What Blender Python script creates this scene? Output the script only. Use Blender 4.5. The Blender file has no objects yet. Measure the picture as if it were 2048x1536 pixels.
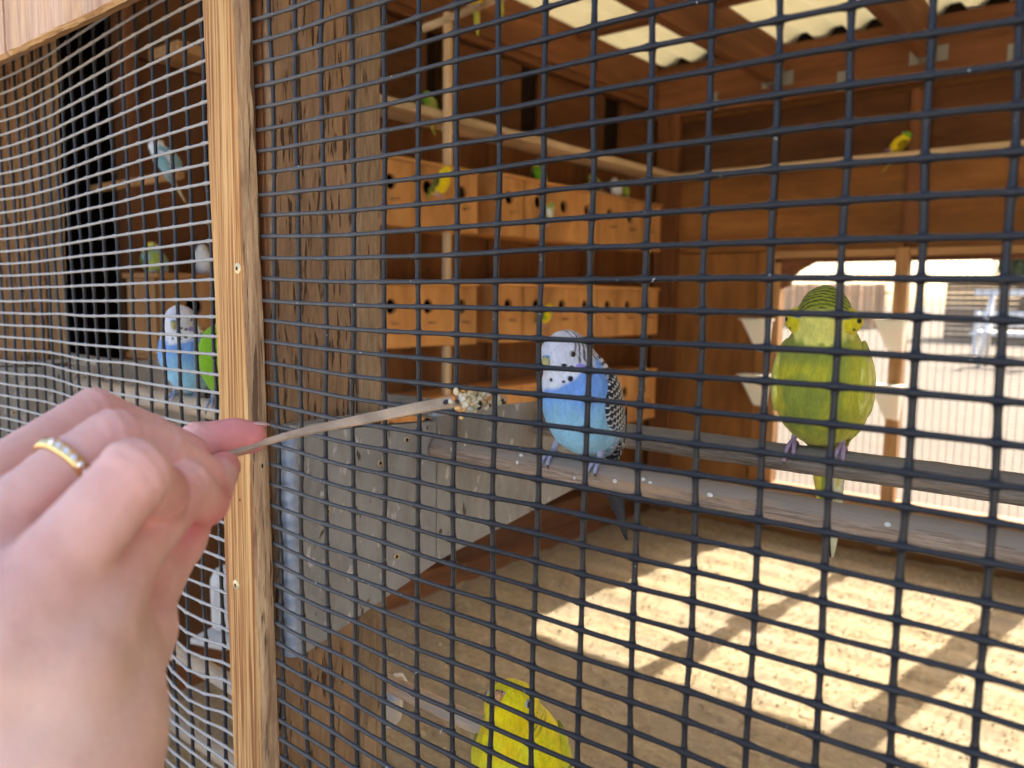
import bpy, math, random
import numpy as np
from mathutils import Vector, Matrix, Euler
random.seed(7); RNG = np.random.default_rng(7)
scene = bpy.context.scene
COL = scene.collection

# ------------------------------------------------------------------ camera
CAM_LOC = np.array([0.4197, -0.2840, -0.1604])
YAW, PITCH, ROLL, FPX = 0.6851, -0.1074, 0.0132, 1600.65
def cam_axes():
    cy, sy = math.cos(YAW), math.sin(YAW)
    f = np.array([-sy*math.cos(PITCH), cy*math.cos(PITCH), math.sin(PITCH)])
    r = np.array([cy, sy, 0.0]); u = np.cross(r, f)
    return r*math.cos(ROLL)+u*math.sin(ROLL), -r*math.sin(ROLL)+u*math.cos(ROLL), f
CR, CU, CF = cam_axes()
cam_d = bpy.data.cameras.new("camera"); cam = bpy.data.objects.new("camera", cam_d); COL.objects.link(cam)
m = Matrix.Identity(4)
for k in range(3):
    m[k][0] = CR[k]; m[k][1] = CU[k]; m[k][2] = -CF[k]; m[k][3] = CAM_LOC[k]
cam.matrix_world = m
cam_d.sensor_width = 36; cam_d.sensor_fit = 'HORIZONTAL'; cam_d.lens = FPX/2048*36
cam_d.clip_start = 0.01; cam_d.clip_end = 500
cam_d.dof.use_dof = True; cam_d.dof.focus_distance = 0.47; cam_d.dof.aperture_fstop = 10.5
scene.camera = cam

# ------------------------------------------------------------------ light
SUN_EL = math.radians(36.4); SUN_DIR = Vector((0.14, 1.0, 0.737)).normalized()
world = bpy.data.worlds.new("World"); scene.world = world; world.use_nodes = True
wn = world.node_tree.nodes; wl = world.node_tree.links
sky = wn.new("ShaderNodeTexSky"); sky.sky_type = 'NISHITA'; sky.sun_disc = False
sky.sun_elevation = SUN_EL; sky.sun_rotation = math.atan2(0.14, 1.0); sky.air_density = 0.8; sky.dust_density = 4.0; sky.ozone_density = 0.2
bg = wn["Background"]; bg.inputs[1].default_value = 0.15
wl.new(sky.outputs[0], bg.inputs[0])
sun_d = bpy.data.lights.new("sun", 'SUN'); sun_d.energy = 5.0; sun_d.angle = math.radians(0.5); sun_d.color = (1.0, 0.93, 0.80)
sun = bpy.data.objects.new("sun", sun_d); COL.objects.link(sun)
sun.rotation_euler = (-SUN_DIR).to_track_quat('-Z', 'Y').to_euler(); sun.location = SUN_DIR*20
scene.view_settings.view_transform = 'Standard'; scene.view_settings.look = 'None'
scene.view_settings.exposure = 2.12; scene.view_settings.gamma = 1.0; scene.view_settings.use_curve_mapping = False
scene.render.engine = 'CYCLES'
scene.cycles.max_bounces = 10; scene.cycles.diffuse_bounces = 6; scene.cycles.transparent_max_bounces = 16

def at(x, y, d):
    """point at photo pixel (x, y of 2048x1536) and axial depth d metres"""
    v = CF + CR*(x-1024)/FPX - CU*(y-768)/FPX
    return CAM_LOC + v*d
def at_plane(x, y, axis, val):
    v = CF + CR*(x-1024)/FPX - CU*(y-768)/FPX
    return CAM_LOC + v*((val-CAM_LOC[axis])/v[axis])

# ------------------------------------------------------------------ numeric helpers
def _hash(i, j, k, s):
    n = (i*73856093) ^ (j*19349663) ^ (k*83492791) ^ (s*2654435761 & 0x7fffffff)
    n = (n ^ (n >> 13))*1274126177 & 0x7fffffff
    return ((n ^ (n >> 16)) & 0xffff)/65535.0
def vnoise(p, scale, seed=1):
    q = np.asarray(p, float)*scale
    f0 = np.floor(q).astype(np.int64); t = q-f0; t = t*t*(3-2*t); out = 0
    for a in (0, 1):
        for b in (0, 1):
            for c in (0, 1):
                w = (t[..., 0] if a else 1-t[..., 0])*(t[..., 1] if b else 1-t[..., 1])*(t[..., 2] if c else 1-t[..., 2])
                out = out+w*_hash(f0[..., 0]+a, f0[..., 1]+b, f0[..., 2]+c, seed)
    return out
def fbm(p, scale, seed=1, o=3):
    return sum(vnoise(p, scale*2**k, seed+k)*0.5**k for k in range(o))/sum(0.5**k for k in range(o))
def sstep(a, b, x): 
    t = np.clip((x-a)/(b-a), 0, 1); return t*t*(3-2*t)
def mixc(a, b, w):
    w = np.asarray(w)[..., None]; return np.asarray(a)*(1-w)+np.asarray(b)*w
def lin(r, g, b):
    return np.array([(c/255/12.92) if c/255 <= 0.04045 else ((c/255+0.055)/1.055)**2.4 for c in (r, g, b)])

# ------------------------------------------------------------------ objects
def mesh_from(verts, faces, mat=None, smooth=True, colors=None, name="m"):
    me = bpy.data.meshes.new(name)
    v = np.asarray(verts, np.float32); 
    if isinstance(faces, np.ndarray):
        n = faces.shape[1]; me.vertices.add(len(v)); me.vertices.foreach_set("co", v.ravel())
        me.loops.add(faces.size); me.loops.foreach_set("vertex_index", faces.astype(np.int32).ravel())
        me.polygons.add(len(faces)); me.polygons.foreach_set("loop_start", np.arange(0, faces.size, n, dtype=np.int32))
        me.polygons.foreach_set("loop_total", np.full(len(faces), n, np.int32)); me.update(calc_edges=True); me.validate()
    else:
        me.from_pydata(v.tolist(), [], faces)
    if smooth: me.polygons.foreach_set("use_smooth", np.ones(len(me.polygons), bool))
    if colors is not None:
        a = me.color_attributes.new("Col", 'FLOAT_COLOR', 'POINT')
        c = np.ones((len(v), 4), np.float32); c[:, :3] = colors; a.data.foreach_set("color", c.ravel())
    if isinstance(mat, Fam): mat = mat.get(mat.a[3])
    if mat: me.materials.append(mat)
    me.update(); return me
def thing(name, label, cat, loc=(0, 0, 0), rotz=0.0, group=None):
    o = bpy.data.objects.new(name, None); COL.objects.link(o); o.empty_display_size = 0.02
    o.location = loc; o.rotation_euler = (0, 0, rotz); o['label'] = label; o['category'] = cat
    if group: o['group'] = group
    return o
def part(name, me, parent=None, loc=None, rot=None, label=None, cat=None, group=None, kind=None):
    o = bpy.data.objects.new(name, me); COL.objects.link(o); o.parent = parent
    if loc is not None: o.location = loc
    if rot is not None: o.rotation_euler = rot
    if label: o['label'] = label
    if cat: o['category'] = cat
    if group: o['group'] = group
    if kind: o['kind'] = kind
    return o
def copy_tree(o, parent=None):
    c = o.copy(); COL.objects.link(c); c.parent = parent
    for ch in list(o.children): copy_tree(ch, c)
    return c

class MB:
    def __init__(s): s.v = []; s.f = []
    def add(s, v, f):
        n = len(s.v); s.v += [tuple(map(float, p)) for p in v]; s.f += [tuple(i+n for i in q) for q in f]; return s
    def me(s, mat, smooth=False, name="m"): return mesh_from(s.v, s.f, mat, smooth, name=name)
def box_geo(x0, x1, y0, y1, z0, z1):
    v = [(x, y, z) for x in (x0, x1) for y in (y0, y1) for z in (z0, z1)]
    f = [(0, 1, 3, 2), (4, 6, 7, 5), (0, 4, 5, 1), (2, 3, 7, 6), (0, 2, 6, 4), (1, 5, 7, 3)]
    return v, f
def board_geo(x0, x1, y0, y1, z0, z1, bev=0.0015, wob=0.0, seg=None, seed=1, raw_edge=0.0):
    """board: octagonal section swept along its longest side, edges slightly uneven"""
    lo = np.array([x0, y0, z0], float); hi = np.array([x1, y1, z1], float); d = hi-lo
    ax = int(np.argmax(d)); a, b = [k for k in range(3) if k != ax]
    if (a, b) == (0, 2): a, b = 2, 0
    bev = min(bev, d[a]*0.3, d[b]*0.3); n = seg or 1
    sec = [(bev, 0), (d[a]-bev, 0), (d[a], bev), (d[a], d[b]-bev), (d[a]-bev, d[b]), (bev, d[b]), (0, d[b]-bev), (0, bev)]
    V = []; F = []
    for i in range(n+1):
        for k, (sa, sb) in enumerate(sec):
            p = lo.copy(); p[ax] += d[ax]*i/n; p[a] += sa; p[b] += sb
            if wob:
                q = np.array([[p[ax]*1.0, k*7.3, seed*3.1]])
                w = (vnoise(q, 22, seed)-0.5)*wob*2+(vnoise(q, 160, seed+3)-0.5)*wob
                p[a] += float(w[0])*(1 if sa > d[a]/2 else -1); 
                w2 = (vnoise(q+5, 35, seed+9)-0.5)*wob*1.4; p[b] += float(w2[0])*(1 if sb > d[b]/2 else -1)
            V.append(p)
    for i in range(n):
        for k in range(8):
            k2 = (k+1) % 8; F.append((i*8+k, i*8+k2, i*8+8+k2, i*8+8+k))
    F.append(tuple(range(7, -1, -1))); F.append(tuple(n*8+k for k in range(8)))
    return V, F
def board(name, mat, x0, x1, y0, y1, z0, z1, parent=None, **kw):
    meta = {k: kw.pop(k) for k in ('label', 'cat', 'group', 'kind') if k in kw}
    if isinstance(mat, Fam): mat = mat.get(kw.pop('grain', int(np.argmax([x1-x0, y1-y0, z1-z0]))))
    v, f = board_geo(x0, x1, y0, y1, z0, z1, **kw)
    if parent is None:
        c = np.array([(x0+x1)/2, (y0+y1)/2, z0]); v = [np.array(p)-c for p in v]
        return part(name, mesh_from(v, f, mat, False), None, loc=tuple(c), **meta)
    return part(name, mesh_from(v, f, mat, False), parent, **meta)

def frames(P):
    P = np.asarray(P, float); T = np.gradient(P, axis=0); T /= np.linalg.norm(T, axis=1)[:, None]
    ref = np.array([0, 0, 1.0]) if abs(T[0][2]) < 0.9 else np.array([1.0, 0, 0])
    N = []; n = ref-T[0]*(ref@T[0]); n /= np.linalg.norm(n)
    for t in T:
        n = n-t*(n@t); n /= np.linalg.norm(n); N.append(n)
    N = np.array(N); return T, N, np.cross(T, N)
def tube_geo(P, R, sides=8, caps=True, flat=1.0):
    P = np.asarray(P, float); T, N, B = frames(P); n = len(P); R = np.broadcast_to(R, (n,))
    a = np.arange(sides)*2*math.pi/sides
    V = P[:, None]+R[:, None, None]*(np.cos(a)[None, :, None]*N[:, None]+flat*np.sin(a)[None, :, None]*B[:, None])
    i = np.arange(n-1)[:, None]*sides; k = np.arange(sides)[None]; k2 = (k+1) % sides
    F = np.stack([i+k, i+k2, i+sides+k2, i+sides+k], -1).reshape(-1, 4)
    return V.reshape(-1, 3), F
def tube_me(P, R, mat, sides=8, flat=1.0, colors=None):
    P = np.asarray(P, float); R = np.broadcast_to(R, (len(P),)).astype(float)
    P = np.vstack([P[:1], P, P[-1:]]); e = (P[2]-P[1]); e = e/np.linalg.norm(e)*1e-5; P[0] -= e
    e = (P[-2]-P[-3]); e = e/np.linalg.norm(e)*1e-5; P[-1] += e
    R = np.concatenate([[R[0]*0.02], R, [R[-1]*0.02]])
    V, F = tube_geo(P, R, sides, flat=flat)
    return mesh_from(V, F, mat, True)
def blob_geo(c, r, nu=10, nv=7, rot=None):
    V = []; F = []
    for j in range(nv+1):
        th = math.pi*j/nv
        for i in range(nu):
            ph = 2*math.pi*i/nu; p = np.array([r[0]*math.sin(th)*math.cos(ph), r[1]*math.sin(th)*math.sin(ph), r[2]*math.cos(th)])
            if rot is not None: p = rot@p
            V.append(p+np.asarray(c))
    for j in range(nv):
        for i in range(nu):
            i2 = (i+1) % nu; F.append((j*nu+i, (j+1)*nu+i, (j+1)*nu+i2, j*nu+i2))
    return V, F
def blob_me(c, r, mat, nu=10, nv=7, rot=None):
    v, f = blob_geo(c, r, nu, nv, rot); return mesh_from(v, f, mat, True)

# ------------------------------------------------------------------ implicit surfaces
class SDF:
    """smooth union of ellipsoids and tapered capsules -> one continuous surface-net mesh"""
    def __init__(s, lo, hi, res):
        s.lo = np.array(lo, float); s.res = res
        s.n = np.ceil((np.array(hi)-s.lo)/res).astype(int)+1
        s.F = np.full(s.n, 0.05, np.float32)
    def _sub(s, lo, hi):
        a = np.clip(np.floor((lo-s.lo)/s.res).astype(int), 0, s.n-1); b = np.clip(np.ceil((hi-s.lo)/s.res).astype(int)+1, 0, s.n)
        if np.any(b <= a): return None, None
        ax = [s.lo[k]+np.arange(a[k], b[k])*s.res for k in range(3)]
        return (slice(a[0], b[0]), slice(a[1], b[1]), slice(a[2], b[2])), np.stack(np.meshgrid(*ax, indexing='ij'), -1)
    def _merge(s, sl, d, k, sub=False):
        A = s.F[sl]
        if sub:
            h = np.clip(0.5-0.5*(A+d)/k, 0, 1); s.F[sl] = A*(1-h)-d*h+k*h*(1-h); return
        if k <= 0: s.F[sl] = np.minimum(A, d); return
        h = np.clip(0.5+0.5*(A-d)/k, 0, 1); s.F[sl] = A*(1-h)+d*h-k*h*(1-h)
    def cap(s, a, b, ra, rb, k=0.002, sub=False):
        a = np.asarray(a, float); b = np.asarray(b, float); m = max(ra, rb)+k+3*s.res
        sl, P = s._sub(np.minimum(a, b)-m, np.maximum(a, b)+m)
        if sl is None: return s
        ab = b-a; t = np.clip(((P-a)@ab)/(ab@ab), 0, 1)
        d = np.linalg.norm(P-a-t[..., None]*ab, axis=-1)-(ra+(rb-ra)*t); s._merge(sl, d.astype(np.float32), k, sub); return s
    def ell(s, c, r, rot=None, k=0.004, sub=False):
        c = np.asarray(c, float); r = np.asarray(r, float); m = r.max()+k+3*s.res
        sl, P = s._sub(c-m, c+m)
        if sl is None: return s
        q = P-c
        if rot is not None: q = q@rot
        k0 = np.linalg.norm(q/r, axis=-1); k1 = np.linalg.norm(q/(r*r), axis=-1)+1e-9
        s._merge(sl, (k0*(k0-1)/k1).astype(np.float32), k, sub); return s
    def chain(s, pts, k=0.002):
        for (a, ra), (b, rb) in zip(pts[:-1], pts[1:]): s.cap(a, b, ra, rb, k)
        return s
    def mesh(s):
        F = s.F; S = F < 0; n = np.array(F.shape)-1
        cnt = np.zeros(n, np.int8)
        for a in (0, 1):
            for b in (0, 1):
                for c in (0, 1): cnt += S[a:n[0]+a, b:n[1]+b, c:n[2]+c]
        M = (cnt > 0) & (cnt < 8); idx = np.argwhere(M); N = len(idx)
        ids = -np.ones(n, np.int64); ids[M] = np.arange(N)
        acc = np.zeros((N, 3)); w = np.zeros(N)
        cs = [(a, b, c) for a in (0, 1) for b in (0, 1) for c in (0, 1)]
        for p in cs:
            for ax in range(3):
                if p[ax] == 0:
                    q = list(p); q[ax] = 1
                    f0 = F[tuple((idx+p).T)]; f1 = F[tuple((idx+q).T)]; cr = (f0 < 0) != (f1 < 0)
                    t = np.where(cr, f0/np.where(f0 == f1, 1, f0-f1), 0)
                    pos = np.tile(np.array(p, float), (N, 1)); pos[:, ax] = t
                    acc += pos*cr[:, None]; w += cr
        V = s.lo+(idx+acc/w[:, None])*s.res
        faces = []
        for ax in range(3):
            b, c = [(1, 2), (2, 0), (0, 1)][ax]
            sl0 = [slice(1, n[k]) for k in range(3)]; sl0[ax] = slice(0, n[ax])
            sl1 = list(sl0); sl1[ax] = slice(1, n[ax]+1)
            A = S[tuple(sl0)]; B = S[tuple(sl1)]; ch = np.argwhere(A != B)
            if not len(ch): continue
            base = ch+1; base[:, ax] -= 1; eb = np.zeros(3, int); eb[b] = 1; ec = np.zeros(3, int); ec[c] = 1
            q = [ids[tuple((base-eb-ec).T)], ids[tuple((base-ec).T)], ids[tuple(base.T)], ids[tuple((base-eb).T)]]
            q = np.stack(q, 1); inside = A[tuple(ch.T)]
            q = np.where(inside[:, None], q, q[:, ::-1]); faces.append(q)
        Fa = np.vstack(faces); Fa = Fa[(Fa >= 0).all(1)]
        return V, Fa

# ------------------------------------------------------------------ materials
def new_mat(name):
    mt = bpy.data.materials.new(name); mt.use_nodes = True; nt = mt.node_tree
    return mt, nt, nt.nodes["Principled BSDF"]
def N(nt, t, **kw):
    n = nt.nodes.new(t)
    for k, v in kw.items():
        if k.startswith('i_'):
            key = k[2:]; n.inputs[int(key) if key.isdigit() else key].default_value = v
        else: setattr(n, k, v)
    return n
def ramp(nt, stops, src=None, interp='LINEAR'):
    r = N(nt, 'ShaderNodeValToRGB'); r.color_ramp.interpolation = interp
    e = r.color_ramp.elements
    while len(e) < len(stops): e.new(0.5)
    for el, (p, c) in zip(e, stops): el.position = p; el.color = (*c, 1) if len(c) == 3 else c
    if src: nt.links.new(src, r.inputs[0])
    return r
def mixn(nt, a, b, fac, mode='MIX'):
    mx = N(nt, 'ShaderNodeMix', data_type='RGBA', blend_type=mode)
    L = nt.links
    for sock, v in ((mx.inputs[0], fac), (mx.inputs[6], a), (mx.inputs[7], b)):
        if isinstance(v, bpy.types.NodeSocket): L.new(v, sock)
        elif isinstance(v, (int, float)): sock.default_value = v
        else: sock.default_value = (*v, 1)
    return mx.outputs[2]
def coords(nt, scale=(1, 1, 1), kind='Object', off=(0, 0, 0)):
    t = N(nt, 'ShaderNodeTexCoord'); mp = N(nt, 'ShaderNodeMapping'); mp.inputs['Scale'].default_value = scale; mp.inputs['Location'].default_value = off
    if kind == 'Geo':
        g = N(nt, 'ShaderNodeNewGeometry'); nt.links.new(g.outputs['Position'], mp.inputs[0])
    else: nt.links.new(t.outputs[kind], mp.inputs[0])
    return mp.outputs[0]
def noise(nt, vec, scale, detail=4, rough=0.6, dist=0.0):
    n = N(nt, 'ShaderNodeTexNoise'); n.inputs['Scale'].default_value = scale; n.inputs['Detail'].default_value = detail
    n.inputs['Roughness'].default_value = rough; n.inputs['Distortion'].default_value = dist
    nt.links.new(vec, n.inputs['Vector']); return n.outputs['Fac']
def bump(nt, h, strength, dist, prev=None):
    b = N(nt, 'ShaderNodeBump'); b.inputs['Strength'].default_value = strength; b.inputs['Distance'].default_value = dist
    nt.links.new(h, b.inputs['Height'])
    if prev is not None: nt.links.new(prev, b.inputs['Normal'])
    return b.outputs['Normal']
def plain(name, rgb, rough=0.6, spec=0.3, metal=0.0, var=0.0, vscale=40, **kw):
    mt, nt, b = new_mat(name)
    b.inputs['Roughness'].default_value = rough; b.inputs['Specular IOR Level'].default_value = spec; b.inputs['Metallic'].default_value = metal
    if var:
        f = noise(nt, coords(nt), vscale, 5); r = ramp(nt, [(0.25, [c*(1-var) for c in rgb]), (0.75, [min(1, c*(1+var)) for c in rgb])], f)
        nt.links.new(r.outputs[0], b.inputs['Base Color']); nt.links.new(bump(nt, f, 0.3, 0.001), b.inputs['Normal'])
    else: b.inputs['Base Color'].default_value = (*rgb, 1)
    for k, v in kw.items(): b.inputs[k].default_value = v
    return mt
class Fam:
    """one kind of wood; the grain follows the long side of whatever is cut from it"""
    def __init__(s, name, *a, **k): s.name, s.a, s.k, s.c = name, a, k, {}
    def get(s, axis):
        if axis not in s.c: s.c[axis] = wood(s.name, *s.a[:3], axis, *s.a[4:], **s.k)
        return s.c[axis]
def wood(name, dark, mid, light, axis=2, grain=90, stretch=0.05, big=6, crack=0.0, crack_col=(0.02, 0.012, 0.008), bumps=0.0006, rough=0.75, patch=None, knots=True, kind='Geo', contrast=0.17, bigamp=1.0, top=None):
    mt, nt, b = new_mat(name); L = nt.links
    sc = [1, 1, 1]; sc[axis] = stretch
    v = coords(nt, tuple(sc), kind); v0 = coords(nt, (1, 1, 1), kind)
    sb = [1, 1, 1]; sb[axis] = 0.25; vb = coords(nt, tuple(sb), kind)
    g1 = noise(nt, v, grain, 5, 0.65, 0.6); g2 = noise(nt, v, grain*4, 3, 0.7)
    mx = N(nt, 'ShaderNodeMath', operation='MULTIPLY_ADD'); L.new(g2, mx.inputs[0]); mx.inputs[1].default_value = 0.35; L.new(g1, mx.inputs[2])
    c0 = 0.5+0.175
    r = ramp(nt, [(c0-contrast, dark), (c0, mid), (c0+contrast, light)], mx.outputs[0])
    col = r.outputs[0]
    bigf = noise(nt, vb, big, 3, 0.6)
    br = ramp(nt, [(0.3, (1-0.38*bigamp,)*3), (0.7, (1+0.25*bigamp, 1+0.22*bigamp, 1+0.18*bigamp))], bigf); col = mixn(nt, col, br.outputs[0], 1.0, 'MULTIPLY')
    if patch:
        pf = ramp(nt, [(0.52, (0, 0, 0)), (0.68, (1, 1, 1))], noise(nt, vb, big*2.3, 4, 0.7)); col = mixn(nt, col, patch, pf.outputs[0])
    h = mx.outputs[0]
    if crack:
        sc2 = [1, 1, 1]; sc2[axis] = stretch*0.9
        cv = coords(nt, tuple(sc2), kind, (3.1, 1.7, 0.4)); cf = noise(nt, cv, grain*0.8, 3, 0.55, 0.3)
        cr = ramp(nt, [(0.29+0.13*crack, (1, 1, 1)), (0.345+0.13*crack, (0, 0, 0))], cf)
        col = mixn(nt, col, crack_col, cr.outputs[0])
        s = N(nt, 'ShaderNodeMath', operation='MULTIPLY_ADD'); L.new(cr.outputs[0], s.inputs[0]); s.inputs[1].default_value = -1.4; L.new(h, s.inputs[2]); h = s.outputs[0]
    if top:   # greyer tone where the wood faces up
        g_ = N(nt, 'ShaderNodeNewGeometry'); sx_ = N(nt, 'ShaderNodeSeparateXYZ'); L.new(g_.outputs['Normal'], sx_.inputs[0])
        ad = N(nt, 'ShaderNodeMath', operation='MULTIPLY_ADD'); L.new(g1, ad.inputs[0]); ad.inputs[1].default_value = 1.2; L.new(sx_.outputs[2], ad.inputs[2])
        tf = ramp(nt, [(0.95, (0, 0, 0)), (1.5, (0.8, 0.8, 0.8))], ad.outputs[0]); col = mixn(nt, col, top, tf.outputs[0])
    L.new(col, b.inputs['Base Color']); b.inputs['Roughness'].default_value = rough; b.inputs['Specular IOR Level'].default_value = 0.2
    if bumps: L.new(bump(nt, h, 0.8, bumps), b.inputs['Normal'])
    return mt
def vcol_mat(name, rough=0.75, spec=0.2, feather=True, sss=0.0, fscale=900):
    mt, nt, b = new_mat(name); L = nt.links
    a = N(nt, 'ShaderNodeVertexColor', layer_name='Col')
    v = coords(nt, (1, 1, 0.25)); f = noise(nt, v, fscale, 4, 0.7, 0.4); f2 = noise(nt, coords(nt, (1, 1, 0.5)), 160, 3)
    r = ramp(nt, [(0.3, (0.80, 0.80, 0.80)), (0.7, (1.14, 1.14, 1.14))], f)
    r2 = ramp(nt, [(0.3, (0.90, 0.90, 0.90)), (0.7, (1.08, 1.08, 1.08))], f2)
    c = mixn(nt, a.outputs[0], r.outputs[0], 1.0, 'MULTIPLY'); c = mixn(nt, c, r2.outputs[0], 1.0, 'MULTIPLY')
    L.new(c if feather else a.outputs[0], b.inputs['Base Color'])
    b.inputs['Roughness'].default_value = rough; b.inputs['Specular IOR Level'].default_value = spec
    b.inputs['Sheen Weight'].default_value = 0.15 if feather else 0
    if sss: b.inputs['Subsurface Weight'].default_value = sss; b.inputs['Subsurface Radius'].default_value = (1, 0.35, 0.2); b.inputs['Subsurface Scale'].default_value = 0.004
    if feather: L.new(bump(nt, f, 0.5, 0.0006), b.inputs['Normal'])
    return mt

# ------------------------------------------------------------------ palette of materials
def fam(name, *a, **k): return Fam(name, *a, **k)
M_ply_dark = fam("shade_dark_plywood", (0.085, 0.030, 0.011), (0.125, 0.050, 0.017), (0.17, 0.072, 0.026), 2, 9, 0.2, 2.5, 0.0, bumps=0.0003, contrast=0.22)  # darker copy of the plywood, also carries the left bay's shade
M_batten = fam("batten_wood", (0.26, 0.10, 0.035), (0.47, 0.245, 0.085), (0.60, 0.36, 0.15), 2, 300, 0.014, 5, 0.0, bumps=0.0009, contrast=0.10)
M_batten_side = fam("rough_split_edge", (0.17, 0.085, 0.042), (0.34, 0.20, 0.10), (0.54, 0.36, 0.18), 2, 300, 0.06, 40, 0.62, (0.10, 0.05, 0.025), bumps=0.001, contrast=0.24, bigamp=0.7)
M_post = fam("weathered_post", (0.29, 0.17, 0.09), (0.38, 0.235, 0.135), (0.47, 0.31, 0.19), 2, 420, 0.10, 60, 0.62, (0.10, 0.055, 0.03), bumps=0.0007, contrast=0.24, bigamp=0.6, patch=(0.44, 0.27, 0.13))
M_post_pale = fam("paler_post_wood", (0.28, 0.18, 0.10), (0.38, 0.26, 0.155), (0.48, 0.35, 0.22), 2, 330, 0.10, 30, 0.1, (0.12, 0.07, 0.04), bumps=0.0008)
M_header = fam("header_wood", (0.42, 0.23, 0.14), (0.56, 0.35, 0.235), (0.66, 0.45, 0.32), 2, 230, 0.07, 10, 0.0, bumps=0.0006, patch=(0.66, 0.40, 0.20))
M_header_cut = fam("header_sawn_edge", (0.26, 0.12, 0.04), (0.48, 0.26, 0.10), (0.64, 0.40, 0.18), 0, 260, 0.06, 24, 0.2, (0.16, 0.08, 0.03), bumps=0.001)
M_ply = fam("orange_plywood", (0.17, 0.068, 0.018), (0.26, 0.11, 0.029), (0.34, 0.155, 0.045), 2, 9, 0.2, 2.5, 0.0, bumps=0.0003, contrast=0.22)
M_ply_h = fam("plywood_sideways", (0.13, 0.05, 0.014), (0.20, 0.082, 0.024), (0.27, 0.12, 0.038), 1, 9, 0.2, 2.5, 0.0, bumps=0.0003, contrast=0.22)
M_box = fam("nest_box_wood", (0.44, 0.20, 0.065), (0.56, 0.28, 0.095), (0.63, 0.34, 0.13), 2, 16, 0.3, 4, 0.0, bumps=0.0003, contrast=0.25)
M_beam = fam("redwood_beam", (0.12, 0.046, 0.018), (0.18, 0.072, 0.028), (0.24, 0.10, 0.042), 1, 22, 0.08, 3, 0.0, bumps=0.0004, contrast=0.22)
M_beam_x = M_beam
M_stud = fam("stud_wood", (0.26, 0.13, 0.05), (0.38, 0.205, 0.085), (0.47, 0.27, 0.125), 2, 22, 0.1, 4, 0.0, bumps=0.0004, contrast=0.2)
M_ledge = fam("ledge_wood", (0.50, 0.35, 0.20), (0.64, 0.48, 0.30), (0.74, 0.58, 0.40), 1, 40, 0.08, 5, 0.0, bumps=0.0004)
M_ledge_x = M_ledge
M_perch = fam("perch_wood", (0.20, 0.145, 0.105), (0.33, 0.245, 0.18), (0.46, 0.36, 0.28), 0, 620, 0.05, 30, 0.0, (0.14, 0.10, 0.08), bumps=0.0008, patch=(0.44, 0.285, 0.165), contrast=0.14, top=(0.31, 0.26, 0.21))
M_perch_pale = fam("pale_lit_perch_wood", (0.46, 0.34, 0.23), (0.60, 0.46, 0.33), (0.70, 0.57, 0.43), 0, 900, 0.06, 30, 0.0, (0.2, 0.14, 0.10), bumps=0.0006, patch=(0.46, 0.40, 0.34), contrast=0.2)  # pale wood; also puts the light on the left bay perches into colour
M_perch_grey = fam("grey_perch_wood", (0.14, 0.12, 0.10), (0.24, 0.205, 0.17), (0.35, 0.30, 0.25), 0, 620, 0.05, 30, 0.0, (0.09, 0.075, 0.06), bumps=0.0008, patch=(0.34, 0.235, 0.15), contrast=0.14, top=(0.22, 0.19, 0.155))
M_grey_board = plain("grey_fibre_board", (0.25, 0.245, 0.235), 0.8, 0.2)
def _greyboard():
    mt, nt, b = new_mat("grey_weathered_board"); L = nt.links
    v = coords(nt, (1, 1, 0.35), 'Geo'); f = noise(nt, v, 30, 6, 0.7, 0.3); f2 = noise(nt, coords(nt, (1, 1, 1), 'Geo'), 900, 2)
    r = ramp(nt, [(0.3, (0.24, 0.23, 0.21)), (0.5, (0.36, 0.35, 0.325)), (0.75, (0.46, 0.45, 0.425))], f)
    dk = ramp(nt, [(0.25, (1, 1, 1)), (0.30, (0, 0, 0))], noise(nt, coords(nt, (1, 1, 0.45), 'Geo', (5, 2, 8)), 110, 2, 0.5, 0.3)); sp = ramp(nt, [(0.64, (0, 0, 0)), (0.70, (1, 1, 1))], noise(nt, coords(nt, (1, 1, 0.5), 'Geo', (2, 1, 4)), 130, 2, 0.5, 0.3))
    c = mixn(nt, r.outputs[0], (0.62, 0.60, 0.57), sp.outputs[0])
    c = mixn(nt, c, (0.10, 0.075, 0.05), dk.outputs[0])
    st = ramp(nt, [(0.57, (0, 0, 0)), (0.75, (1, 1, 1))], noise(nt, coords(nt, (1, 1, 0.3), 'Geo', (7, 3, 1)), 22, 4)); c = mixn(nt, c, (0.24, 0.19, 0.13), st.outputs[0])
    L.new(c, b.inputs['Base Color']); b.inputs['Roughness'].default_value = 0.7; b.inputs['Specular IOR Level'].default_value = 0.3
    a = N(nt, 'ShaderNodeMath', operation='ADD'); L.new(f, a.inputs[0]); L.new(f2, a.inputs[1]); L.new(bump(nt, a.outputs[0], 0.5, 0.0006), b.inputs['Normal']); return mt
M_grey = _greyboard()
M_galv = plain("galvanised_edge", (0.36, 0.40, 0.46), 0.6, 0.4, 0.0, 0.15, 300)
M_steel = plain("galvanised_steel", (0.26, 0.26, 0.25), 0.45, 0.5, 0.5, 0.1, 60)
M_screw = plain("brass_screw", (0.62, 0.50, 0.30), 0.42, 0.5, 0.6)
M_dark = plain("screw_recess_dark", (0.02, 0.015, 0.01), 0.8, 0.1)
M_white_plastic = plain("white_plastic", (0.72, 0.71, 0.68), 0.5, 0.4, 0, 0.08, 30)
M_shade_black = plain("shade_black_board", (0.02, 0.012, 0.008), 0.9, 0.05)  # near-black colour stands for unlit depth

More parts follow.
